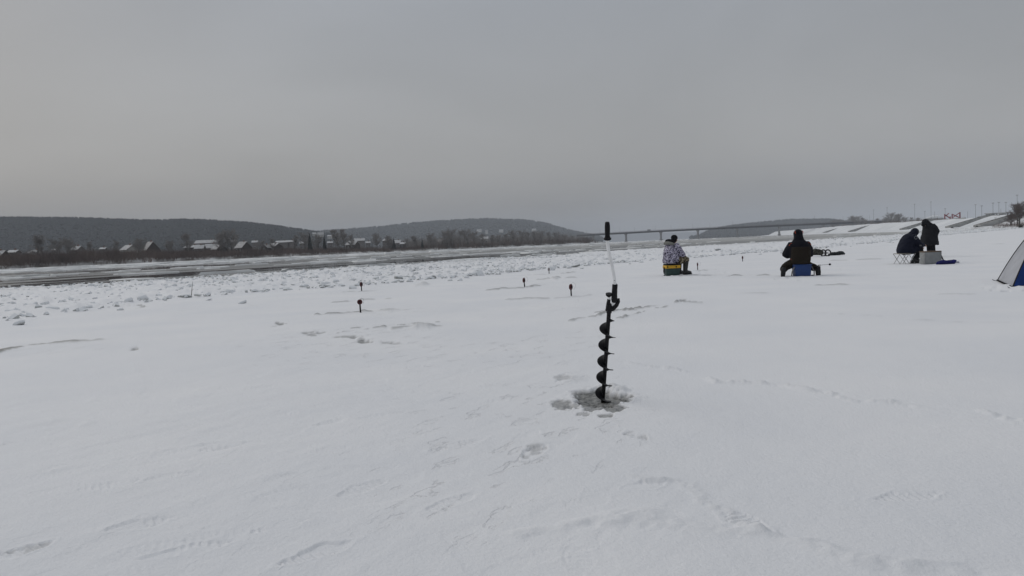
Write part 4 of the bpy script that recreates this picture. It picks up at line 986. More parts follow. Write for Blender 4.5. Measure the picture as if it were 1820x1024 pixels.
# ------------------------------------------------------------------ bridge
B0, B1 = at(1113, 1300), at(1385, 1150); BV = (B1 - B0) / 4; bdir = BV.normalized(); span = BV.length
bridge = thing('road_bridge', 'long grey girder road bridge on slender piers across the river', 'bridge', B0, math.atan2(bdir.y, bdir.x))
DECK = lambda u: 16.4 - 0.0000085 * (u - 90) ** 2 * 2.0
u0, u1, nseg = -95.0, 420.0, 20
def beam(off_z, h, w, name, m_):
    b = MB(); us = [u0 + (u1 - u0) * k / nseg for k in range(nseg + 1)]; vs = []
    for u in us:
        z = DECK(u) + off_z; vs += [(u, -w / 2, z), (u, w / 2, z), (u, w / 2, z + h), (u, -w / 2, z + h)]
    fs = [(0, 1, 2, 3), tuple(range(len(vs) - 1, len(vs) - 5, -1))]
    for k in range(nseg):
        for q in range(4): fs.append((k * 4 + q, k * 4 + (q + 1) % 4, k * 4 + 4 + (q + 1) % 4, k * 4 + 4 + q))
    b.add(vs, fs); return b.build(name, m_, bridge)
beam(-2.7, 2.3, 7.5, 'girder', M_GIRDER); beam(-.4, .6, 12.0, 'deck', M_BRIDGE)
for s_ in (-1, 1):
    rl = MB(); us = [u0 + (u1 - u0) * k / nseg for k in range(nseg + 1)]
    rl.tube([(u, s_ * 5.8, DECK(u) + 1.3) for u in us], .10, 4); rl.tube([(u, s_ * 5.8, DECK(u) + .8) for u in us], .08, 4); rl.build('railing', M_POLE, bridge)
for k in range(-1, 7):
    u = k * span; 
    if u < u0 or u > u1: continue
    pr = MB(); pr.loft([((u, 0, -1.4), 1.6, 3.6), ((u, 0, 2.2), 1.6, 3.6), ((u, 0, 2.4), 1.1, 2.6), ((u, 0, 11.6), 1.0, 2.4), ((u, 0, 12.2), 1.3, 4.2), ((u, 0, DECK(u) - 2.7), 1.4, 5.0)], 16, 4); pr.build('pier', mat('pier_concrete', (0.30, 0.30, 0.30), .85, .2, var=.15, vscale=.3), bridge, True)
for k in range(15):
    u = -80 + k * 33.0; s_ = -1 if k % 2 else 1; z = DECK(u)
    lp = MB(); lp.tube([(u, s_ * 5.4, z), (u, s_ * 5.4, z + 8.0), (u, s_ * 4.2, z + 8.6)], [.14, .1, .07], 5); lp.build('lamp_post', M_POLE, bridge)
# a van crossing
uv = 43.0; o = thing('van', 'tiny dark van crossing the bridge', 'van', B0 + bdir * uv + Vector((0, 0, DECK(uv) + .22)), math.atan2(bdir.y, bdir.x))
MB().rbox((0, 0, 1.45), (5.4, 2.0, 1.9), .2).build('body', mat('van_paint', (.09, .095, .10), .4), o); MB().rbox((0.2, 0, 2.1), (4.4, 2.04, .5), .05).build('window', M_PANE, o)
for a in (-1.7, 1.7):
    for b in (-.95, .95): MB().tube([(a, b - .12, .38), (a, b + .12, .38)], .38, 12).build('wheel', M_RUBBER, o)

# ------------------------------------------------------------------ ice auger
def build_auger():
    g = ground(1072, 706); z0 = tz(g.x, g.y)
    o = thing('ice_auger', 'black hand ice auger with white crank handle standing upright in a slushy hole', 'ice auger', (g.x, g.y, z0 - 0.03))
    K = math.hypot(g.x, g.y) / FP * 1.0
    base = Vector((1072, 706))
    def pt(px, py, dy=0.0):      # picture offsets turned into metres in the upright plane through the auger
        yy = -0.36 * (706 - py) / 311; q = ray_at(px, py, g.y + yy); return Vector((q.x - g.x, dy + yy, q.z - (z0 - 0.03)))
    a0 = pt(1071.6, 711); a1 = pt(1082.6, 551); ax = (a1 - a0); L_ = ax.length; ax.normalize()
    sx = (Vector((1, 0, 0)) - ax * ax.x).normalized(); sy = ax.cross(sx)
    MB().tube([a0 - ax * .14, a1], .0150, 16).build('shaft', M_STEELBLK, o, True)
    # screw flight (left-handed), blade with thickness
    turns = 6.0; pitch = 0.128; n = int(turns * 40); m_ = MB(); vs = []; R0, R1 = .012, .061
    top_l = 0.07 + turns * pitch - .10
    for k in range(n + 1):
        a = -2 * math.pi * turns * k / n + 2.2 + 2 * math.pi * .3; h = -.0934 + turns * pitch * k / n
        rad = R1 * (1.0 if k < n - 22 else max(.3, 1 - (k - n + 22) / 30)); c = a0 + ax * h; d = sx * math.cos(a) + sy * math.sin(a)
        for (rr_, dz) in ((R0, -.0022), (rad, -.0015), (rad, .0015), (R0, .0022)): vs.append(c + d * rr_ + ax * dz)
    fs = [(0, 1, 2, 3), tuple(range(4 * n + 3, 4 * n - 1, -1))]
    for k in range(n):
        for q in range(4): fs.append((k * 4 + q, k * 4 + (q + 1) % 4, k * 4 + 4 + (q + 1) % 4, k * 4 + 4 + q))
    m_.add(vs, fs).build('screw_blade', M_STEELBLK, o, True)
    # two cutting knives at the foot
    for s_ in (0, math.pi):
        d = sx * math.cos(s_ + .4) + sy * math.sin(s_ + .4); MB().prism([a0 - ax * .10 + d * .01, a0 - ax * .10 + d * .058, a0 - ax * .125 + d * .058, a0 - ax * .135 + d * .01], sy * .003).build('knife', M_POLE, o)
    # folding bracket: lower collar, curved cheek plate, hinge
    br = MB(); br.tube([pt(1082.4, 556), pt(1083.0, 546), pt(1083.2, 540)], [.019, .021, .017], 14); br.build('collar', M_BLACK, o, True)
    ck = MB(); ck.tube([pt(1077, 549), pt(1082, 550.5), pt(1089, 548.5), pt(1095.5, 542.5), pt(1098.5, 536), pt(1098.2, 531)], [(.012, .016), (.016, .022), (.017, .022), (.013, .018), (.011, .016), (.009, .014)], 12); ck.build('bracket_plate', M_BLACK, o, True)
    ck = MB(); ck.tube([pt(1080.5, 548), pt(1081, 540), pt(1082.5, 532)], [(.016, .016), (.012, .015), (.009, .013)], 12); ck.build('bracket_post', M_BLACK, o, True)
    wl = MB(); wl.prism([pt(1085, 537, -.008), pt(1088, 538.5, -.008), pt(1093.8, 536.5, -.008), pt(1094, 542, -.008), pt(1091.5, 546.5, -.008), pt(1088.5, 546.5, -.008)], (0, .016, 0)); wl.build('crank_end', M_WHITE, o)
    st_ = MB(); st_.tube([pt(1083.2, 535), pt(1082.2, 526)], .0085, 12); st_.build('clamp_stem', M_WHITE, o, True)
    kn = MB(); kn.tube([pt(1082.4, 527.5), pt(1082.3, 525), pt(1082.2, 521.6)], [.012, .022, .0235], 16); kn.build('clamp_knob', M_BLACK, o, True)
    lg = MB(); P_ = [(1091.6, 537), (1091.8, 533), (1092.0, 524), (1092.6, 513), (1093, 506.5), (1093, 505)]
    lg.tube([pt(*p) for p in P_], [.018, .0225, .0205, .0195, .0195, .016], 18); lg.build('lower_grip', M_BLACK, o, True)
    cs = [(1092.8, 508), (1092.6, 500), (1091.6, 492), (1089.6, 482), (1087.2, 470), (1084.8, 459), (1082.4, 449), (1080.8, 441), (1079.8, 433), (1079.4, 424)]
    cr = MB(); cr.tube([pt(*p) for p in cs], .0118, 16); ob = cr.build('crank_rod', M_WHITE, o, True)
    q = pt(1092.0, 498.5, -.0118); MB().tube([q + Vector((0, -.002, 0)), q + Vector((0, .004, 0))], .0035, 8).build('rivet', M_POLE, ob)
    tg = MB(); T_ = [(1079.7, 426.6), (1079.7, 425.6), (1079.7, 423.8), (1079.6, 421.5), (1079.6, 418), (1079.6, 411), (1079.5, 403), (1079.4, 397.5), (1079.4, 395.3), (1079.4, 394.6)]
    tg.tube([pt(*p) for p in T_], [.020, .0265, .0265, .019, .0165, .0185, .0185, .0165, .0150, .011], 20); tg.build('upper_grip', M_BLACK, o, True)
    return o
build_auger()

# ------------------------------------------------------------------ tip-up stakes
def stake(px, py, ytop, disc, label, lean, turn=0):
    g = ground(px, py); z0 = tz(g.x, g.y) if True else 0; k = math.hypot(g.x, g.y) / FP; h = (py - ytop) * k
    o = thing('fishing_stake', label, 'fishing stake', (g.x, g.y, z0 - .01), 0, 'fishing stakes set over holes'); ln = Vector((lean, 0, 1)).normalized()
    MB().tube([(0, 0, -.06), ln * h * .8], [.017, .014], 10).build('post', M_BLACK, o, True)
    c = ln * (h - disc * k * .5); rdr = disc * k / 2
    tn = Vector((math.sin(R_(turn)), -math.cos(R_(turn)), 0))
    rl = MB(); rl.tube([c + tn * .014, c + tn * .011, c - tn * .011, c - tn * .014], [rdr * .86, rdr, rdr, rdr * .86], 20); rr_ = rl.build('reel', mat('dark_red_plastic', (.075, .014, .016), .5, .3), o, True)
    MB().tube([c + tn * .024, c + tn * .012], rdr * .4, 12).build('reel_hub', M_BLACK, rr_, True)
    w = MB(); w.tube([c + Vector((.0, 0, rdr * .9)), c + Vector((rdr * .7, 0, rdr * 1.5)), c + Vector((rdr * 1.5, 0, rdr * 1.1)), c + Vector((rdr * 1.6, 0, .1 * rdr)), c + Vector((rdr * 1.1, 0, -rdr * .9))], .0022, 5); w.build('flag_wire', M_POLE, o)
stake(641, 555, 531, 9, 'nearest fishing stake, with a round dark red reel, left of the auger', -.03)
stake(643, 518, 502, 8, 'thin black fishing stake right behind the round red one', -.03, 68)
stake(933, 511, 494, 8.5, 'black fishing stake leaning left between the red reels', -.10, 62)
stake(1015.5, 526, 504, 10.5, 'fishing stake with dark red reel nearest left of the auger handle', -.02, 55)
stake(976, 486, 475, 5.5, 'small fishing stake in front of the pale ice block', -.01, 72)
stake(1240, 480, 467, 6.5, 'fishing stake just right of the person on the yellow-lidded box', 0, 65)
stake(1320, 465.5, 456, 5, 'smallest fishing stake, between the two people seated in the middle', 0, 50)
g = ground(340, 529); o = thing('twig', 'thin dark twig stuck upright in the jumbled ice, leaning right', 'twig', (g.x, g.y, tz(g.x, g.y) - .05))
k = g.length / FP; MB().tube([(0, 0, 0), (.03, 0, 13 * k), (.075, 0, 27 * k)], [.012, .009, .004], 6).build('stem', M_TRUNK, o); MB().tube([(.03, 0, 12 * k), (.08, 0, 15 * k)], [.006, .003], 5).build('side_shoot', M_TRUNK, o)

# ------------------------------------------------------------------ people and their gear
M_SKIN = mat('skin', (.42, .26, .20), .6, .3)
M_BLK = mat('black_cloth', (.012, .012, .014), .9, .1, bump=.004, bscale=30)
M_NAVYBLK = mat('navy_black_cloth', (.007, .0075, .012), .85, .15, bump=.006, bscale=14)
M_NAVY = mat('navy_cloth', (.006, .008, .020), .8, .2, bump=.008, bscale=12)
M_COAT = mat('charcoal_cloth', (.015, .0155, .019), .85, .15, bump=.008, bscale=11)
M_BROWN = mat('dark_brown_cloth', (.022, .018, .014), .9, .1, bump=.006, bscale=16)
M_ORANGE = mat('orange_trim', (.55, .09, .035), .7, .2)
M_BOOT = mat('rubber_boot', (.030, .031, .030), .6, .3, var=.2)
M_CAMO_W = camo_mat('winter_camo', [(.015, .013, .028), (.38, .36, .46), (.02, .018, .035), (.52, .50, .60), (.10, .09, .15)], 7.5, [.42, .485, .54, .62])
M_CAMO_B = camo_mat('reed_camo', [(.018, .014, .01), (.15, .12, .08), (.30, .26, .18), (.03, .022, .015)], 12, [.44, .5, .57])
M_GLOVE = mat('black_glove', (.014, .014, .015), .8, .2)
def hand(mb, wrist, dirv, pal, side):
    """palm and five bent fingers; dirv along the hand, pal palm normal, side +1/-1 thumb side"""
    d = Vector(dirv).normalized(); p = Vector(pal); p = (p - d * p.dot(d)).normalized(); w = d.cross(p) * side; c = Vector(wrist)
    mb.tube([c - d * .02, c + d * .04, c + d * .085], [(.024, .034), (.018, .042), (.014, .040)], 10)
    for k, ln in enumerate((.068, .078, .074, .058)):
        b = c + d * .08 + w * (.033 - .022 * k); m1 = b + d * ln * .5 + p * .012; m2 = m1 + d * ln * .3 + p * .032
        mb.tube([b - d * .02, b, m1, m2], [.010, .0098, .009, .0075], 7)
    b = c + d * .025 + w * .036; mb.tube([b - w * .012, b + w * .016 + d * .03, b + w * .018 + d * .06 + p * .02], [.013, .0115, .009], 7)
def bodymesh(o, J, matl=M_SKIN):
    """one continuous body from joints"""
    m_ = MB(); g = {k: Vector(v) for k, v in J.items()}
    m_.tube([g['pelvis'] - Vector((0, 0, .06)), g['pelvis'], g['pelvis'].lerp(g['chest'], .5), g['chest'], g['neck'] - Vector((0, 0, .04))], [(.10, .15), (.11, .155), (.10, .135), (.11, .15), (.06, .07)], 14)
    m_.tube([g['neck'] - Vector((0, 0, .05)), g['neck'], g['head']], [.06, .055, .06], 10)
    R_h = g['look'] if 'look' in g else Vector((1, 0, 0))
    q = R_h.to_track_quat('X', 'Z').to_matrix()
    m_.ball(g['head'], (.095, .075, .115), q); m_.ball(g['head'] + q @ Vector((.02, 0, -.06)), (.07, .055, .06), q)
    m_.ball(g['head'] + q @ Vector((.10, 0, -.015)), (.018, .014, .022), q, 8, 6)
    for s_ in (-1, 1): m_.ball(g['head'] + q @ Vector((-.005, s_ * .076, -.01)), (.018, .01, .03), q, 8, 6)
    for s_, S_ in ((1, 'L'), (-1, 'R')):
        m_.tube([g['chest'] + (g['sh' + S_] - g['chest']) * .5, g['sh' + S_], g['el' + S_], g['ha' + S_]], [.07, .058, .043, .028], 10)
        dv = g['ha' + S_] - g['el' + S_]; hand(m_, g['ha' + S_], dv, J.get('palm' + S_, (0, -s_, -.6)), s_)
        m_.tube([g['pelvis'] + Vector((0, s_ * .06, -.02)), g['hi' + S_], g['kn' + S_], g['an' + S_]], [.09, .085, .058, .042], 12)
        f_ = Vector(J['foot' + S_]); m_.tube([g['an' + S_] + Vector((0, 0, .0)), g['an' + S_] + f_ * .3 + Vector((0, 0, -.03)), g['an' + S_] + f_ + Vector((0, 0, -.04))], [.042, .045, .03], 8)
    return m_.fuse('body', matl, o, .011, 3)
def legwear(o, J, m_cloth, r=(.115, .10, .075, .07), name='trousers', to=.85):
    m_ = MB(); g = {k: Vector(v) for k, v in J.items() if k[:2] in ('pe', 'hi', 'kn', 'an')}
    m_.ball(g['pelvis'] + Vector((0, 0, -.01)), (.17, .20, .13))
    for S_ in 'LR':
        e_ = g['kn' + S_].lerp(g['an' + S_], to)
        m_.tube([g['pelvis'].lerp(g['hi' + S_], .6), g['hi' + S_].lerp(g['kn' + S_], .3), g['kn' + S_].lerp(g['hi' + S_], .08), g['kn' + S_].lerp(e_, .2), e_], [r[0] * 1.05, r[0], r[1], r[1] * .95, r[2]], 14)
    return m_.fuse(name, m_cloth, o, .014, 4, .007, 3)
def boots(o, J, h=.34, m_b=None, r=.07):
    for S_ in 'LR':
        a = Vector(J['an' + S_]); kn = Vector(J['kn' + S_]); f_ = Vector(J['foot' + S_]); up = (kn - a).normalized(); m_ = MB()
        dn = J.get('down' + S_, (0, 0, -1)); dn = Vector(dn)
        m_.tube([a + dn * .04, a + up * .06, a + up * h], [r * .95, r * .92, r * 1.15], 14)
        m_.tube([a - f_ * .32 + dn * .055, a + f_ * .1 + dn * .03, a + f_ * .7 + dn * .045, a + f_ * 1.12 + dn * .06], [(.052, .05), (.062, .062), (.056, .05), (.035, .038)], 12)
        b = m_.fuse('boot', m_b or M_BOOT, o, .012, 3)
        s_ = MB(); w = f_.normalized().cross(dn).normalized(); fl_ = f_.normalized(); L_ = f_.length
        pl = []
        for u, ww in ((-.36, .03), (-.3, .046), (0, .046), (.5, .056), (.95, .05), (1.2, .028)): pl.append((u, ww))
        ring = [a + fl_ * u * L_ + w * ww + dn * .085 for u, ww in pl] + [a + fl_ * u * L_ - w * ww + dn * .085 for u, ww in reversed(pl)]
        s_.prism(ring, dn * .028).build('sole', M_RUBBER, b)
def sleeves(m_, J, r=(.10, .095, .08, .062)):
    for S_ in 'LR':
        a, b, c = (Vector(J[k + S_]) for k in ('sh', 'el', 'ha')); ch = Vector(J['chest'])
        m_.tube([ch.lerp(a, .55), a, a.lerp(b, .5), b, b.lerp(c, .55), c - (c - b).normalized() * .0], [r[0] * 1.05, r[0], r[0] * .98, r[1], r[2], r[3]], 14)

# --- person on the yellow-lidded box (winter camouflage)
def person_camo():
    g = ground(1196, 490.5); o = thing('person', 'person in white-violet camouflage jacket and black cap seated on a yellow-lidded box', 'person', (g.x, g.y + .18, tz(g.x, g.y)), R_(28))
    J = dict(pelvis=(0, 0, .46), chest=(.05, 0, .80), neck=(.10, 0, 1.00), head=(.155, -.01, 1.14), look=(.95, -.1, -.35),
             shL=(.06, .19, .93), shR=(.06, -.19, .93), elL=(.18, .28, .68), elR=(.17, -.29, .68), haL=(.40, .10, .62), haR=(.40, -.12, .62), palmL=(0, -1, -.4), palmR=(0, 1, -.4),
             hiL=(.05, .10, .44), hiR=(.05, -.10, .44), knL=(.47, .17, .50), knR=(.47, -.15, .50), anL=(.46, .18, .12), anR=(.42, -.16, .12), footL=(.20, .03, 0), footR=(.20, -.02, 0))
    bodymesh(o, J); legwear(o, J, M_CAMO_B, (.13, .12, .11), to=.22); boots(o, J, .34, r=.082)
    m_ = MB(); m_.loft([((-.02, 0, .385), .20, .255), ((-.02, 0, .46), .215, .28), ((0, 0, .60), .205, .275), ((.02, 0, .74), .20, .28), ((.04, 0, .86), .185, .275, .1), ((.06, 0, .95), .14, .22, .15), ((.08, 0, 1.02), .09, .11, .2)], 26, 2.4)
    sleeves(m_, J, (.115, .105, .09, .07)); m_.fuse('jacket', M_CAMO_W, o, .015, 5, .016, 5)
    m_ = MB(); m_.loft([((-.05, 0, .965), .16, .20, .2), ((-.055, 0, 1.0), .175, .205, .25), ((-.04, 0, 1.035), .15, .18, .3)], 20); m_.fuse('hood_trim', mat('grey_fur_trim', (.22, .22, .20), .95, .05, bump=.01, bscale=60), o, .012, 3, .01, 1)
    m_ = MB(); m_.ball((-.05, 0, 1.07), (.13, .15, .075), Matrix.Rotation(.25, 3, 'Y')); m_.ball((.04, 0, 1.06), (.11, .12, .07)); m_.fuse('hood', M_BLK, o, .012, 4, .008, 2)
    m_ = MB(); q = Vector((.95, -.1, -.2)).to_track_quat('X', 'Z').to_matrix(); m_.ball((.145, -.01, 1.185), (.115, .095, .095), q); m_.ball((.12, -.01, 1.11), (.10, .092, .09), q); m_.fuse('cap', M_BLK, o, .012, 4)
    return o, g
o1, g1 = person_camo()
def seat_box():
    o = thing('fishing_box', 'green fishing box with a yellow lid under the camouflaged person', 'box', (g1.x, g1.y + .16, tz(g1.x, g1.y) - .01), R_(8))
    body = mat('dark_green_plastic', (.022, .050, .046), .5, .4, var=.15, vscale=8); yel = mat('yellow_plastic', (.60, .34, .018), .45, .4, var=.08, vscale=8)
    MB().rbox((0, 0, .13), (.46, .32, .22), .03, taper=.90).build('body', body, o, True)
    for s_ in (-1, 1): MB().rbox((s_ * .155, 0, .015), (.13, .30, .04), .012).build('foot', body, o, True)
    ld = MB().rbox((0, 0, .285), (.48, .34, .10), .02).build('lid', yel, o, True)
    for s_ in (-.19, .09): MB().rbox((s_, -.175, .285), (.035, .02, .05), .005).build('latch', M_BLACK, ld, True)
    MB().rbox((0, 0, .355), (.45, .32, .05), .02).build('cushion', M_BLK, o, True)
    MB().tube([(-.235, -.05, .30), (-.26, -.05, .2), (-.265, -.05, .1), (-.255, .0, .08), (-.25, .05, .15), (-.235, .06, .3)], (.012), 6).build('strap', M_BLK, o)
seat_box()

# --- person on the blue bucket box, back to us
def person_back():
    g = ground(1428, 490.5); zg = tz(g.x, g.y)
    o = thing('person', 'person in black hooded jacket with orange trim, seen from behind on a blue box', 'person', (g.x, g.y + .20, zg), R_(90))
    J = dict(pelvis=(0, 0, .42), chest=(.06, 0, .78), neck=(.10, 0, .98), head=(.15, 0, 1.12), look=(.9, 0, -.5),
             shL=(.08, .215, .845), shR=(.08, -.215, .845), elL=(.16, .33, .60), elR=(.16, -.33, .60), haL=(.40, .14, .56), haR=(.40, -.14, .56),
             hiL=(.05, .12, .40), hiR=(.05, -.12, .40), knL=(.26, .31, .27), knR=(.26, -.30, .27), anL=(.0, .48, .19), anR=(.0, -.45, .19),
             footL=(.05, .02, -.19), footR=(.05, -.02, -.19), downL=(-1, .1, -.05), downR=(-1, -.1, -.05))
    bodymesh(o, J); legwear(o, J, M_BROWN, (.13, .12, .10)); boots(o, J, .12, m_b=mat('dark_boot', (.020, .019, .018), .7, .2, var=.3), r=.075)
    m_ = MB(); m_.loft([((.02, 0, .46), .20, .27), ((.02, 0, .60), .205, .285), ((.03, 0, .75), .20, .30), ((.05, 0, .86), .18, .285, .1), ((.07, 0, .93), .145, .225, .15), ((.09, 0, 1.0), .11, .155, .2), ((.11, 0, 1.05), .10, .12, .2)], 26, 2.1)
    sleeves(m_, J, (.125, .115, .095, .07)); m_.fuse('jacket', M_NAVYBLK, o, .015, 5, .013, 8)
    # brown lower back of the overall
    m_ = MB(); m_.loft([((-.005, 0, .335), .185, .225), ((-.01, 0, .40), .205, .255), ((-.01, 0, .52), .21, .268), ((-.005, 0, .66), .205, .272), ((.002, 0, .80), .19, .262)], 26, 2.8); m_.fuse('overall_back', M_BROWN, o, .013, 3, .007, 4)
    m_ = MB(); q = Vector((.9, 0, -.35)).to_track_quat('X', 'Z').to_matrix(); m_.ball((.12, 0, 1.165), (.125, .130, .13), q); m_.ball((.10, 0, 1.20), (.11, .12, .085)); m_.loft([((.08, 0, .98), .12, .15, .2), ((.10, 0, 1.06), .125, .125, .2), ((.12, 0, 1.16), .12, .118, .2)], 18); m_.fuse('hood', M_NAVYBLK, o, .012, 4, .006, 6)
    for s_ in (-1, 1):
        MB().tube([(.03, s_ * .105, 1.17), (.05, s_ * .112, 1.21), (.07, s_ * .104, 1.25)], [.004, .008, .004], 8).build('hood_trim', M_ORANGE, o, True)
        MB().tube([(-.005, s_ * .235, .915), (.0, s_ * .268, .885), (-.005, s_ * .30, .845)], [.007, .012, .007], 8).build('shoulder_trim', M_ORANGE, o, True)
    MB().tube([(-.02, .24, .50), (-.03, .262, .45)], [.03, .022], 8).build('side_trim', mat('dull_red_trim', (.16, .04, .025), .8, .1), o, True)
    # blue seat box
    b = thing('seat_box', 'bright blue tapered plastic box under the person seen from behind', 'box', (g.x + .02, g.y + .17, zg - .01), 0)
    bl = mat('blue_plastic', (.008, .038, .15), .45, .4, var=.1, vscale=6)
    MB().rbox((0, 0, .155), (.45, .30, .31), .025, taper=.90).build('body', bl, b, True); MB().rbox((0, 0, .315), (.47, .32, .035), .012).build('lid', bl, b, True)
    for s_ in (-1, 1): MB().tube([(s_ * .235, -.1, .27), (s_ * .30, -.1, .14), (s_ * .31, -.08, .03), (s_ * .25, -.02, .02)], [(.006, .018)] * 4, 6).build('strap', mat('grey_webbing', (.18, .17, .16), .9), b)
    # short rod lying out to the right
    p0 = ray_at(1459, 471.2, g.y + .3); p1 = ray_at(1475, 470, g.y + .25)
    r_ = thing('fishing_rod', 'short ice fishing rod sticking out right beside the person on the blue box', 'fishing rod', (p0.x, p0.y, p0.z)); v = p1 - p0
    MB().tube([(0, 0, 0), v], [.006, .005], 6).build('blank', M_POLE, r_); MB().ball(v, (.035, .025, .03), u=10, w=7).build('reel', M_BLACK, r_, True)
    MB().tube([v * -.35, (0, 0, 0)], [.012, .010], 8).build('handle', M_BLACK, r_, True)
person_back()

# --- hand cart with a bag behind the person on the blue box
def cart():
    g = ground(1466, 455.5); z0 = tz(g.x, g.y); k = math.hypot(g.x, g.y) / FP
    o = thing('hand_cart', 'hand cart with two wheels and a dark camouflage bag behind the seated person', 'cart', (g.x, g.y, z0), R_(8))
    for (x, y) in ((.10, -.10), (.06, .24)):
        pts = [(x + .15 * math.cos(a), y, .16 + .15 * math.sin(a)) for a in np.linspace(0, 2 * math.pi, 25)]; t_ = MB(); t_.tube(pts, .033, 8, cap=False); w = t_.build('wheel', M_RUBBER, o, 'all')
        sp = MB(); sp.tube([(x, y - .03, .16), (x, y + .03, .16)], .025, 8); sp.build('hub', M_POLE, w, True)
        for a in np.linspace(0, 2 * math.pi, 6)[:-1]: MB().tube([(x, y, .16), (x + .14 * math.cos(a), y, .16 + .14 * math.sin(a))], .005, 4).build('spoke', M_POLE, w)
    MB().tube([(.10, -.05, .16), (-.45, .05, .14), (-.8, .07, .40)], .016, 8).build('frame_bar', M_POLE, o); MB().tube([(.08, .18, .16), (-.45, .12, .14), (-.8, .10, .40)], .016, 8).build('frame_bar', M_POLE, o)
    m_ = MB(); m_.loft([((-.36, .06, .08), .28, .14), ((-.36, .06, .18), .32, .16), ((-.36, .06, .28), .24, .14), ((-.44, .06, .38), .12, .08)], 20, 2.6); m_.fuse('bag', camo_mat('dark_camo', [(.015, .016, .014), (.05, .05, .042), (.10, .10, .085)], 18, [.47, .58]), o, .02, 4, .03, 2)
    g2 = ground(1487, 454); o2 = thing('dark_sheet', 'crumpled dark sheet lying on the snow right of the hand cart', 'sheet', (g2.x, g2.y, tz(g2.x, g2.y)), R_(4))
    m_ = MB(); m_.tube([(-.45, 0, .03), (-.25, .02, .05), (-.05, 0, .07), (.15, .03, .10), (.3, 0, .10), (.45, .02, .04)], [(.02, .10), (.03, .13), (.035, .16), (.05, .16), (.045, .12), (.018, .06)], 12); m_.fuse('fabric', mat('grey_green_tarp', (.035, .040, .042), .8, .2, var=.3), o2, .018, 2, .05, 7)
cart()

# --- two people by the grey box
def person_stool():
    g = ground(1612, 469); zg = tz(g.x, g.y)
    o = thing('person', 'person in navy hooded coat with a round sleeve badge, hunched on a folding stool', 'person', (g.x, g.y + .16, zg), R_(4))
    J = dict(pelvis=(.02, 0, .43), chest=(.17, 0, .77), neck=(.29, 0, .93), head=(.39, 0, 1.03), look=(.75, 0, -.65),
             shL=(.20, .19, .89), shR=(.20, -.19, .89), elL=(.38, .24, .62), elR=(.40, -.23, .62), haL=(.62, .09, .60), haR=(.62, -.10, .60), palmL=(0, -.3, -1), palmR=(0, .3, -1),
             hiL=(.08, .10, .42), hiR=(.08, -.10, .42), knL=(.60, .13, .50), knR=(.56, -.15, .50), anL=(.52, .14, .12), anR=(.20, -.14, .12), footL=(.20, .02, 0), footR=(.19, -.02, 0))
    bodymesh(o, J); legwear(o, J, M_BLK, (.12, .10, .08)); boots(o, J, .28, r=.07, m_b=mat('black_boot', (.016, .016, .016), .6, .3, var=.3))
    m_ = MB(); m_.loft([((.02, 0, .365), .24, .26), ((.02, 0, .45), .25, .275), ((.055, 0, .60), .23, .27, .25), ((.11, 0, .74), .21, .265, .4), ((.18, 0, .86), .18, .25, .6), ((.25, 0, .93), .13, .18, .7), ((.30, 0, .98), .09, .11, .8)], 26, 2.3)
    m_.tube([(.10, .12, .44), (.34, .14, .50), (.44, .14, .50)], [.14, .13, .11], 12); m_.tube([(.10, -.12, .44), (.34, -.14, .50), (.42, -.15, .50)], [.14, .13, .11], 12)
    sleeves(m_, J, (.115, .105, .09, .068)); m_.fuse('coat', M_NAVY, o, .015, 5, .014, 12)
    m_ = MB(); q = Vector((.75, 0, -.65)).to_track_quat('X', 'Z').to_matrix(); m_.ball((.375, 0, 1.055), (.135, .125, .135), q); m_.loft([((.25, 0, .92), .13, .17, .7), ((.31, 0, .98), .13, .14, .7), ((.36, 0, 1.04), .12, .125, .7)], 18); m_.fuse('hood', M_NAVY, o, .012, 4, .008, 9)
    bd = MB(); c = Vector((.215, -.308, .865)); bd.tube([c + Vector((.045 * math.cos(a), -.004, .05 * math.sin(a))) for a in np.linspace(0, 6.283, 17)], .009, 6, cap=False); bd.build('sleeve_badge', mat('pale_badge', (.17, .18, .20), .7), o, 'all')
    MB().rbox((.36, -.335, .60), (.07, .02, .05), .006).build('cuff_patch', mat('grey_patch', (.12, .12, .12), .7), o, True)
    s = thing('folding_stool', 'folding camp stool with crossed pale metal legs under the navy-coated person', 'stool', (g.x, g.y + .16, zg - .01), R_(3))
    MB().rbox((0, 0, .355), (.57, .36, .025), .008).build('seat', mat('grey_beige_canvas', (.30, .28, .25), .8, .2, var=.15), s, True)
    for y in (-.18, .18):
        for cx in (-.16, .16):
            for s_ in (-1, 1): MB().tube([(cx + s_ * .115, y, .0), (cx - s_ * .115, y, .345)], .011, 8).build('leg', mat('pale_steel', (.42, .42, .42), .4, .5), s, True)
    return g
g3 = person_stool()
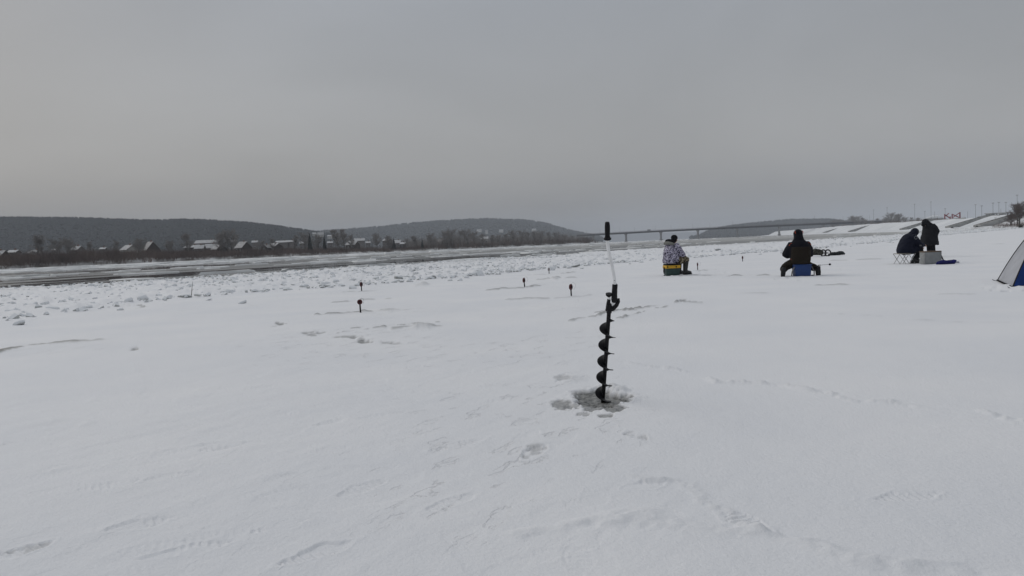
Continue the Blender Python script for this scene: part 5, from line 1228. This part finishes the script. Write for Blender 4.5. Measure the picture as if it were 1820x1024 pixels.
def grey_box():
    g = ground(1658, 469.5); zg = tz(g.x, g.y)
    o = thing('tackle_box', 'large grey fishing box with brown lid between the two people', 'box', (g.x, g.y + .14, zg - .01), R_(2))
    al = mat('dull_aluminium', (.26, .27, .27), .55, .4, .0, var=.12, vscale=5)
    MB().rbox((0, 0, .20), (.54, .30, .38), .015).build('body', al, o, True)
    for s_ in (-1, 1): MB().rbox((s_ * .265, -.145, .2), (.025, .025, .385), .006).build('corner_rail', M_POLE, o, True)
    MB().rbox((0, 0, .405), (.56, .32, .035), .01).build('lid', mat('brown_board', (.13, .095, .07), .7, .2, var=.25, vscale=4), o, True)
    MB().tube([(.275, -.05, .32), (.32, -.06, .26), (.37, -.07, .14), (.41, -.07, .02)], [(.012, .022)] * 4, 8).build('strap', M_BLK, o)
    MB().tube([(-.275, -.06, .30), (-.34, -.06, .30), (-.40, -.06, .02)], [.010, .010, .010], 8).build('leg_brace', MATS['pale_steel'], o)
    g2 = ground(1684, 469.5); c = thing('blue_cloth', 'crumpled deep blue cloth lying on the snow right of the grey box', 'cloth', (g2.x, g2.y, tz(g2.x, g2.y)), R_(2))
    m_ = MB(); m_.tube([(-.36, .02, .04), (-.2, 0, .05), (0, .02, .045), (.15, 0, .06), (.28, .03, .05)], [(.03, .08), (.04, .14), (.04, .13), (.05, .15), (.03, .1)], 10); m_.fuse('fabric', mat('deep_blue_fabric', (.016, .018, .12), .7, .2, var=.3), c, .015, 2, .035, 5)
    MB().tube([(.27, .0, .05), (.33, -.03, .055), (.38, .0, .035)], [.02, .03, .012], 8).build('pale_end', mat('pale_fabric', (.35, .36, .42), .8), c, True)
grey_box()
def person_standing():
    g = ground(1654, 457); zg = tz(g.x, g.y)
    o = thing('person', 'standing person in long charcoal hooded coat bending the head down', 'person', (g.x, g.y, zg), R_(195))
    J = dict(pelvis=(.02, 0, .82), chest=(.04, 0, 1.14), neck=(.16, 0, 1.30), head=(.27, 0, 1.36), look=(.75, .0, -.65),
             shL=(.05, .19, 1.22), shR=(.05, -.19, 1.22), elL=(-.07, .27, 1.0), elR=(-.05, -.27, 1.0), haL=(.02, .25, .80), haR=(.03, -.25, .80), palmL=(0, -1, 0), palmR=(0, 1, 0),
             hiL=(.02, .10, .80), hiR=(.02, -.10, .80), knL=(.0, .10, .45), knR=(-.02, -.10, .45), anL=(-.04, .10, .1), anR=(-.06, -.10, .1), footL=(.2, .04, 0), footR=(.2, -.04, 0))
    bodymesh(o, J); legwear(o, J, M_BLK, (.12, .10, .09)); boots(o, J, .26, r=.075, m_b=MATS['black_boot'])
    m_ = MB(); m_.loft([((.06, 0, .47), .35, .31), ((.06, 0, .56), .34, .31), ((.05, 0, .76), .30, .295), ((.03, 0, .96), .265, .29), ((.02, 0, 1.10), .235, .28, .15), ((.05, 0, 1.21), .19, .24, .35), ((.11, 0, 1.29), .14, .17, .5), ((.16, 0, 1.34), .10, .11, .6)], 28, 2.2)
    sleeves(m_, J, (.12, .105, .09, .075)); m_.fuse('coat', M_COAT, o, .016, 5, .018, 21)
    m_ = MB(); q = Vector((.75, 0, -.5)).to_track_quat('X', 'Z').to_matrix(); m_.ball((.235, 0, 1.385), (.15, .13, .135), q); m_.loft([((.10, 0, 1.27), .14, .17, .6), ((.17, 0, 1.34), .135, .14, .6), ((.23, 0, 1.385), .12, .13, .6)], 18); m_.fuse('hood', M_COAT, o, .013, 4, .01, 14)
    m_ = MB(); m_.ball((.345, 0, 1.275), (.06, .075, .075), q); m_.fuse('face_scarf', M_BLK, o, .012, 2)
    for s_ in (-1, 1):
        m_ = MB(); hand(m_, (.02, s_ * .25, .80), (.15, -s_ * .04, -.9), (0, -s_, 0), s_); m_.tube([(-.0, s_ * .255, .87), (.02, s_ * .25, .80)], [.05, .045], 10); m_.fuse('glove', M_GLOVE, o, .007, 1)
person_standing()

# ------------------------------------------------------------------ pop-up tent
def tent():
    c = ground(1885, 499); zg = tz(c.x, c.y)
    o = thing('ice_fishing_tent', 'white and blue pop-up fishing tent cut by the right border', 'tent', (c.x, c.y, zg))
    cl = ground(1773, 499) - c; ang0 = math.atan2(cl.y, cl.x); rad = cl.length; Ht = 1.32
    cn = ground(1799.5, 511.5) - c
    corners = []
    for k in range(6):
        if k < 2: corners.append(Vector(((cl, cn)[k].x, (cl, cn)[k].y, 0))); ang1 = math.atan2(cn.y, cn.x); continue
        a = ang1 + (k - 1) * ((ang0 + 2 * math.pi - ang1) % (2 * math.pi)) / 5; corners.append(Vector((math.cos(a) * rad, math.sin(a) * rad, 0)))
    wht = mat('white_tent_fabric', (.40, .41, .44), .75, .2, var=.08, vscale=3, bump=.03, bscale=4); blu = mat('blue_tent_fabric', (.006, .035, .17), .7, .2, var=.2, vscale=3, bump=.03, bscale=4)
    def rib(cn_, u): # curved meridian from corner to apex
        return Vector((cn_.x * (1 - u) ** .74, cn_.y * (1 - u) ** .74, Ht * (1 - (1 - u) ** 1.25)))
    for k in range(6):
        a, b = corners[k], corners[(k + 1) % 6]; n, m = 12, 8; vs = []; fs = []
        for i in range(n + 1):
            u = i / n; p, q = rib(a, u), rib(b, u)
            for j in range(m + 1):
                v = j / m; s_ = p.lerp(q, v); sag = math.sin(math.pi * v) * .085 * math.sin(math.pi * min(1, u * 1.1)); d = Vector((s_.x, s_.y, 0)); d = d.normalized() if d.length > 1e-4 else d
                vs.append(s_ - d * sag)
        for i in range(n):
            for j in range(m): fs.append((i * (m + 1) + j, i * (m + 1) + j + 1, (i + 1) * (m + 1) + j + 1, (i + 1) * (m + 1) + j))
        MB().add(vs, fs).build('panel', wht if k % 2 == 0 else blu, o, 'all')
        MB().tube([rib(a, i / 14) * 1.004 for i in range(15)], .011, 6).build('rib', M_RUBBER, o, 'all')
        MB().tube([a * 1.005 + Vector((0, 0, .015)), b * 1.005 + Vector((0, 0, .015))], .016, 6).build('hem', M_BLK, o, True)
        MB().tube([a * 1.0, a * 1.05 + Vector((0, 0, .0)), a * 1.09 + Vector((0, 0, .03))], [.012, .010, .006], 6).build('peg', M_POLE, o)
    MB().ball((0, 0, Ht), (.05, .05, .03)).build('hub', M_BLACK, o, True)
tent()

# ------------------------------------------------------------------ air
hz = MB(); hz.box((0, 0, 108), (18400, 18400, 221)); hz = hz.build('haze', None)
m = bpy.data.materials.new('haze_air'); m.use_nodes = True; t = m.node_tree; t.nodes.clear()
o_ = t.nodes.new('ShaderNodeOutputMaterial'); v_ = t.nodes.new('ShaderNodeVolumePrincipled')
v_.inputs['Color'].default_value = (0.675, 0.715, 0.775, 1); v_.inputs['Density'].default_value = 0.00020; v_.inputs['Anisotropy'].default_value = 0.0
t.links.new(v_.outputs[0], o_.inputs['Volume'])
hz.data.materials.append(m); hz['kind'] = 'stuff'
